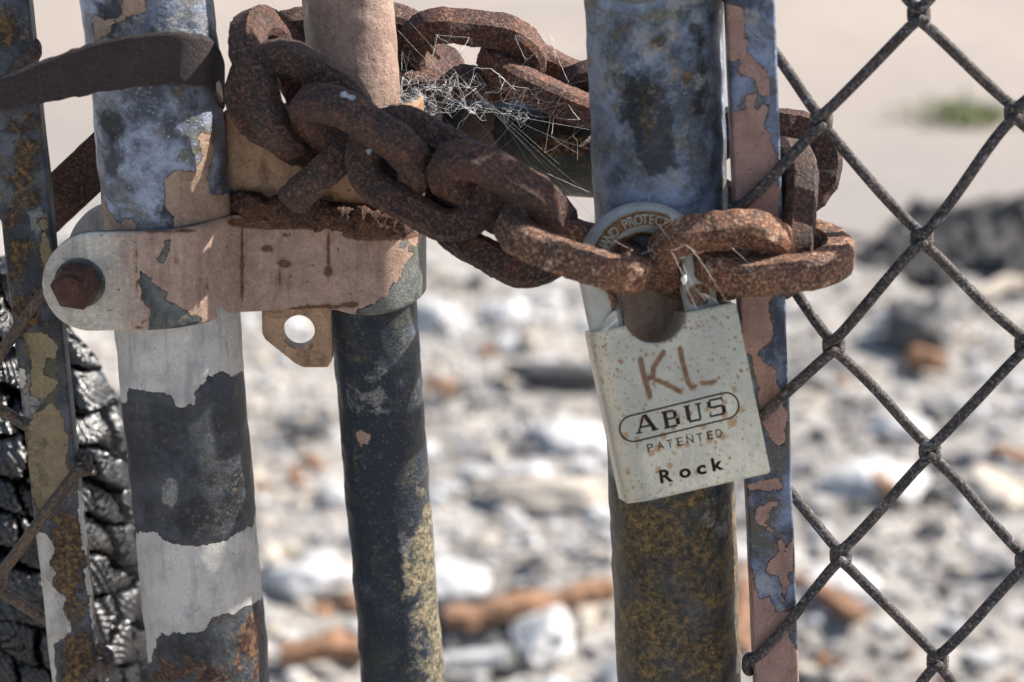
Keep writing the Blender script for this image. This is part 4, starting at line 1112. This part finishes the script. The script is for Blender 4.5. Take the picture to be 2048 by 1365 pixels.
dm = [(-360, 120), (-300, 560), (-250, 960), (-200, 1350)]
wire_fence('chain_link_mesh', 'rusty woven wire mesh hooked round the flat bar at the left edge',
    [weave(d0, d1), weave(dm, d0)], MAT['wire_left'], .0021, -.0012, loc=(P(0, 683).x, 0, P(0, 1300).z))

# ------------------------------------------------------------------ charred log
def log():
    Yl = .115
    prof = [(512, 0.001, 5), (530, .010, 8), (560, .012, 12), (640, .021, 25), (720, .031, 40), (830, .0415, 50), (1000, .0455, 60), (1365, .047, 78)]
    A = P(10, 512, Yl); Bp = P(78, 1365, Yl); ax = (Bp - A).normalized(); Lz = (Bp - A).length; Lg = -A.z / ax.z
    rows = 300; seg = 330
    zs = list(np.linspace(0, Lz + .02, rows)) + list(np.linspace(Lz + .03, Lg, 60))
    pz = [Lz * (q[0] - 512) / 853 for q in prof]; pr = [q[1] for q in prof]
    X = Vector((1, 0, 0)); X = (X - ax * X.dot(ax)).normalized(); Yv = ax.cross(X)
    V = np.zeros((len(zs) * seg, 3)); 
    ang = np.arange(seg) * 2 * math.pi / seg
    Xn, Yn, an_, An = np.array(X), np.array(Yv), np.array(ax), np.array(A)
    k = 0
    R0 = .046
    # alligator cells : jittered rows of blocks on (s = arc, z)
    S = []; 
    for z in zs:
        r = np.interp(z, pz, pr)
        S.append((z, r))
    Z = np.array([s[0] for s in S]); RR = np.array([s[1] for s in S])
    sg, zg = np.meshgrid(ang * R0, Z)
    sl = zg + .30 * np.minimum(sg, 2 * math.pi * R0 - sg)                 # rows slope round the log
    wx = np.array([[mnoise.noise(Vector((a * 45, b * 45, 1))) for a in ang * R0] for b in Z[::4]]); wx = np.repeat(wx, 4, 0)[:len(Z)]
    sl = sl + wx * .008
    rowH = .0165; ri = np.floor(sl / rowH).astype(int); fr = sl / rowH - ri
    hsh = lambda a, b=0: np.modf(np.abs(np.sin(a * 127.1 + b * 311.7 + 3.3) * 43758.5453))[0]
    cw = .017 + .016 * hsh(ri, 5); ss = sg + hsh(ri, 1) * .02 + wx * .008 + .12 * sl; ci = np.floor(ss / cw).astype(int); fc = ss / cw - ci
    ed = np.minimum(np.minimum(fr, 1 - fr) * rowH, np.minimum(fc, 1 - fc) * cw)
    crack = np.clip(ed / .0017, 0, 1) ** .5
    dome = 1 - ((fr - .5) * 2) ** 2 * .45 - ((fc - .5) * 2) ** 2 * .25
    h = -.008 * (1 - crack) + .0016 * dome + .0080 * (hsh(ri, ci) - .5)
    h += .0007 * np.sin((ss * 1.0 + .35 * sl + .004 * fr ** 2) * 2 * math.pi / .0036) * crack      # curved striations
    h += .0035 * (fr - .5) + .003 * (hsh(ci, ri) - .5) * (fc - .5) * 2
    rad = RR[:, None] + h * np.clip(RR / .02, 0, 1)[:, None]; rad = np.maximum(rad, .0004)
    C = An[None, :] + Z[:, None] * an_[None, :]
    V = C[:, None, :] + rad[..., None] * (np.cos(ang)[None, :, None] * Xn + np.sin(ang)[None, :, None] * Yn)
    V = V.reshape(-1, 3)
    t = thing('charred_log', (Bp.x, Yl, 0), 'glossy black charred timber with cracked blocky surface behind the left bar', 'burnt log')
    obj('log_body', V, grid_faces(len(zs), seg, wrap=True, flip=True), MAT['char'], t, auto=70)
log()

# ------------------------------------------------------------------ dark scrap at the lower right edge
lump('rubble_chunk', 1625, 1385, 130, 60, .02, MAT['black_char'], 'dark scrap at the bottom edge right of the tension bar', 'debris', 77)

# ------------------------------------------------------------------ spider web
def web():
    t = thing('spider_web', P(900, 200, .0), 'tangled dusty white spider web between middle pipe, back chain and thick post', 'spider web')
    rg = random.Random(5); V = []; F = []
    def strand(a, b, r=.00004, sag=.0):
        n = 5; pts = []
        for i in range(n + 1):
            f = i / n; p = a.lerp(b, f) - Vector((0, 0, sag * 4 * f * (1 - f))); 
            p = p + Vector((rg.uniform(-1, 1), rg.uniform(-1, 1), rg.uniform(-1, 1))) * .00012 * (0 < i < n); pts.append(p)
        v, f = tube_vf(pts, r, 3, caps=False, base=len(V)); V.extend(v); F.extend(f)
    # anchor nodes, connected to their neighbours: an irregular tangle
    nodes = []
    for i in range(150):
        if i < 70: px, py = rg.gauss(880, 60), rg.gauss(185, 26)
        elif i < 180: px, py = rg.uniform(800, 1170), rg.uniform(60, 330)
        else: px, py = rg.uniform(950, 1100), rg.uniform(220, 330)
        px = max(px, 795); nodes.append((px, py, rg.uniform(-.002, .030)))
    Pn = [P(*q) for q in nodes]
    for i, p in enumerate(Pn):
        ds = sorted(range(len(Pn)), key=lambda j: (Pn[j] - p).length)[1:4 if i < 75 else 3]
        for j in ds: strand(p, Pn[j], rg.choice((.00002, .00003, .00004)), rg.uniform(0, .0006))
    longs = [((815,40),(1190,440)),((860,90),(1180,390)),((1170,55),(1000,190)),((800,110),(1080,200)),((930,20),(830,200)),((900,60),(1060,330)),((800,190),(1180,260)),
             ((820,150),(1010,350)),((960,190),(1120,330)),((1010,245),(1180,400)),((1040,60),(1090,250)),((795,60),(905,160)),((850,230),(1175,160)),((905,180),(900,40)),((1000,300),(1175,120)),
             ((540,0),(600,40)),((690,0),(660,40)),((800,170),(860,250)),((1060,330),(1180,385)),((985,215),(1185,300)),((880,215),(1100,205))]
    for (a, b) in longs: strand(P(*a, rg.uniform(-.01, .03)), P(*b, rg.uniform(-.01, .02)), rg.choice((.00002, .00003)), rg.uniform(.0, .0025))
    # dense mat: a finer net
    dn = []
    for i in range(210):
        if i < 130: px, py = 800 + abs(rg.gauss(0, 75)), rg.gauss(182, 15)
        else: px = rg.uniform(820, 1060); py = 210 + (px - 820) * .10 + rg.gauss(0, 12)
        dn.append(P(px, py, rg.uniform(.006, .022)))
    for i, p in enumerate(dn):
        for j in sorted(range(len(dn)), key=lambda j: (dn[j] - p).length)[1:4]: strand(p, dn[j], rg.choice((.00002, .00003)), 0)
    obj('web_threads', V, F, MAT['web'], t, smooth=False)
    # a second web on the padlock
    t = thing('spider_web', P(1380, 560, -.06), 'few silk threads with a white knot across the shackle opening of the padlock', 'spider web')
    def s2(pts, r):
        pp = []
        for a, b in zip(pts[:-1], pts[1:]): pp += [a, a.lerp(b, .5) + Vector((0, 0, -.0001))]
        v, f = tube_vf(pp + [pts[-1]], r * .40, 4, caps=False); obj('silk_thread', v, f, MAT['web'], t, smooth=False)
    Yw = -.066
    s2([P(1345, 505, Yw), P(1368, 555, Yw), P(1375, 580, Yw), P(1394, 618, Yw + .004)], .00013)
    s2([P(1366, 530, Yw), P(1385, 570, Yw), P(1412, 602, Yw + .004)], .00010)
    s2([P(1395, 512, Yw), P(1420, 550, Yw), P(1452, 602, Yw + .008)], .00011)
    s2([P(1380, 495, Yw), P(1396, 516, Yw)], .00012); s2([P(1342, 502, Yw), P(1372, 490, Yw), P(1392, 505, Yw)], .00014)
    s2([P(1223, 478, Yw), P(1262, 500, Yw + .01)], .00009); s2([P(1318, 450, Yw + .008), P(1340, 480, Yw + .01)], .00010)
    s2([P(1282, 508, Yw + .01), P(1304, 500, Yw + .01), P(1312, 510, Yw + .01)], .00010); s2([P(1304, 500, Yw + .01), P(1306, 488, Yw + .01)], .00012); s2([P(1300, 503, Yw + .01), P(1296, 494, Yw + .01)], .00012)
    s2([P(1440, 534, Yw + .006), P(1505, 552, Yw + .01)], .00009); s2([P(1463, 495, Yw), P(1530, 555, Yw + .01)], .00009); s2([P(1291, 250, -.03), P(1300, 340, -.028), P(1298, 402, -.036)], .00010)
    t3 = t; 
    v0 = P(1369, 560, Yw); bv = chunk((0, 0, 0), .0011, 1.6, ICOV, 3); bv = bv * (1 + .3 * vnoise(bv, 1500, 3)[:, None]) + np.array(v0)
    obj('silk_knot', bv, ICOF, MAT['web'], t)
web()
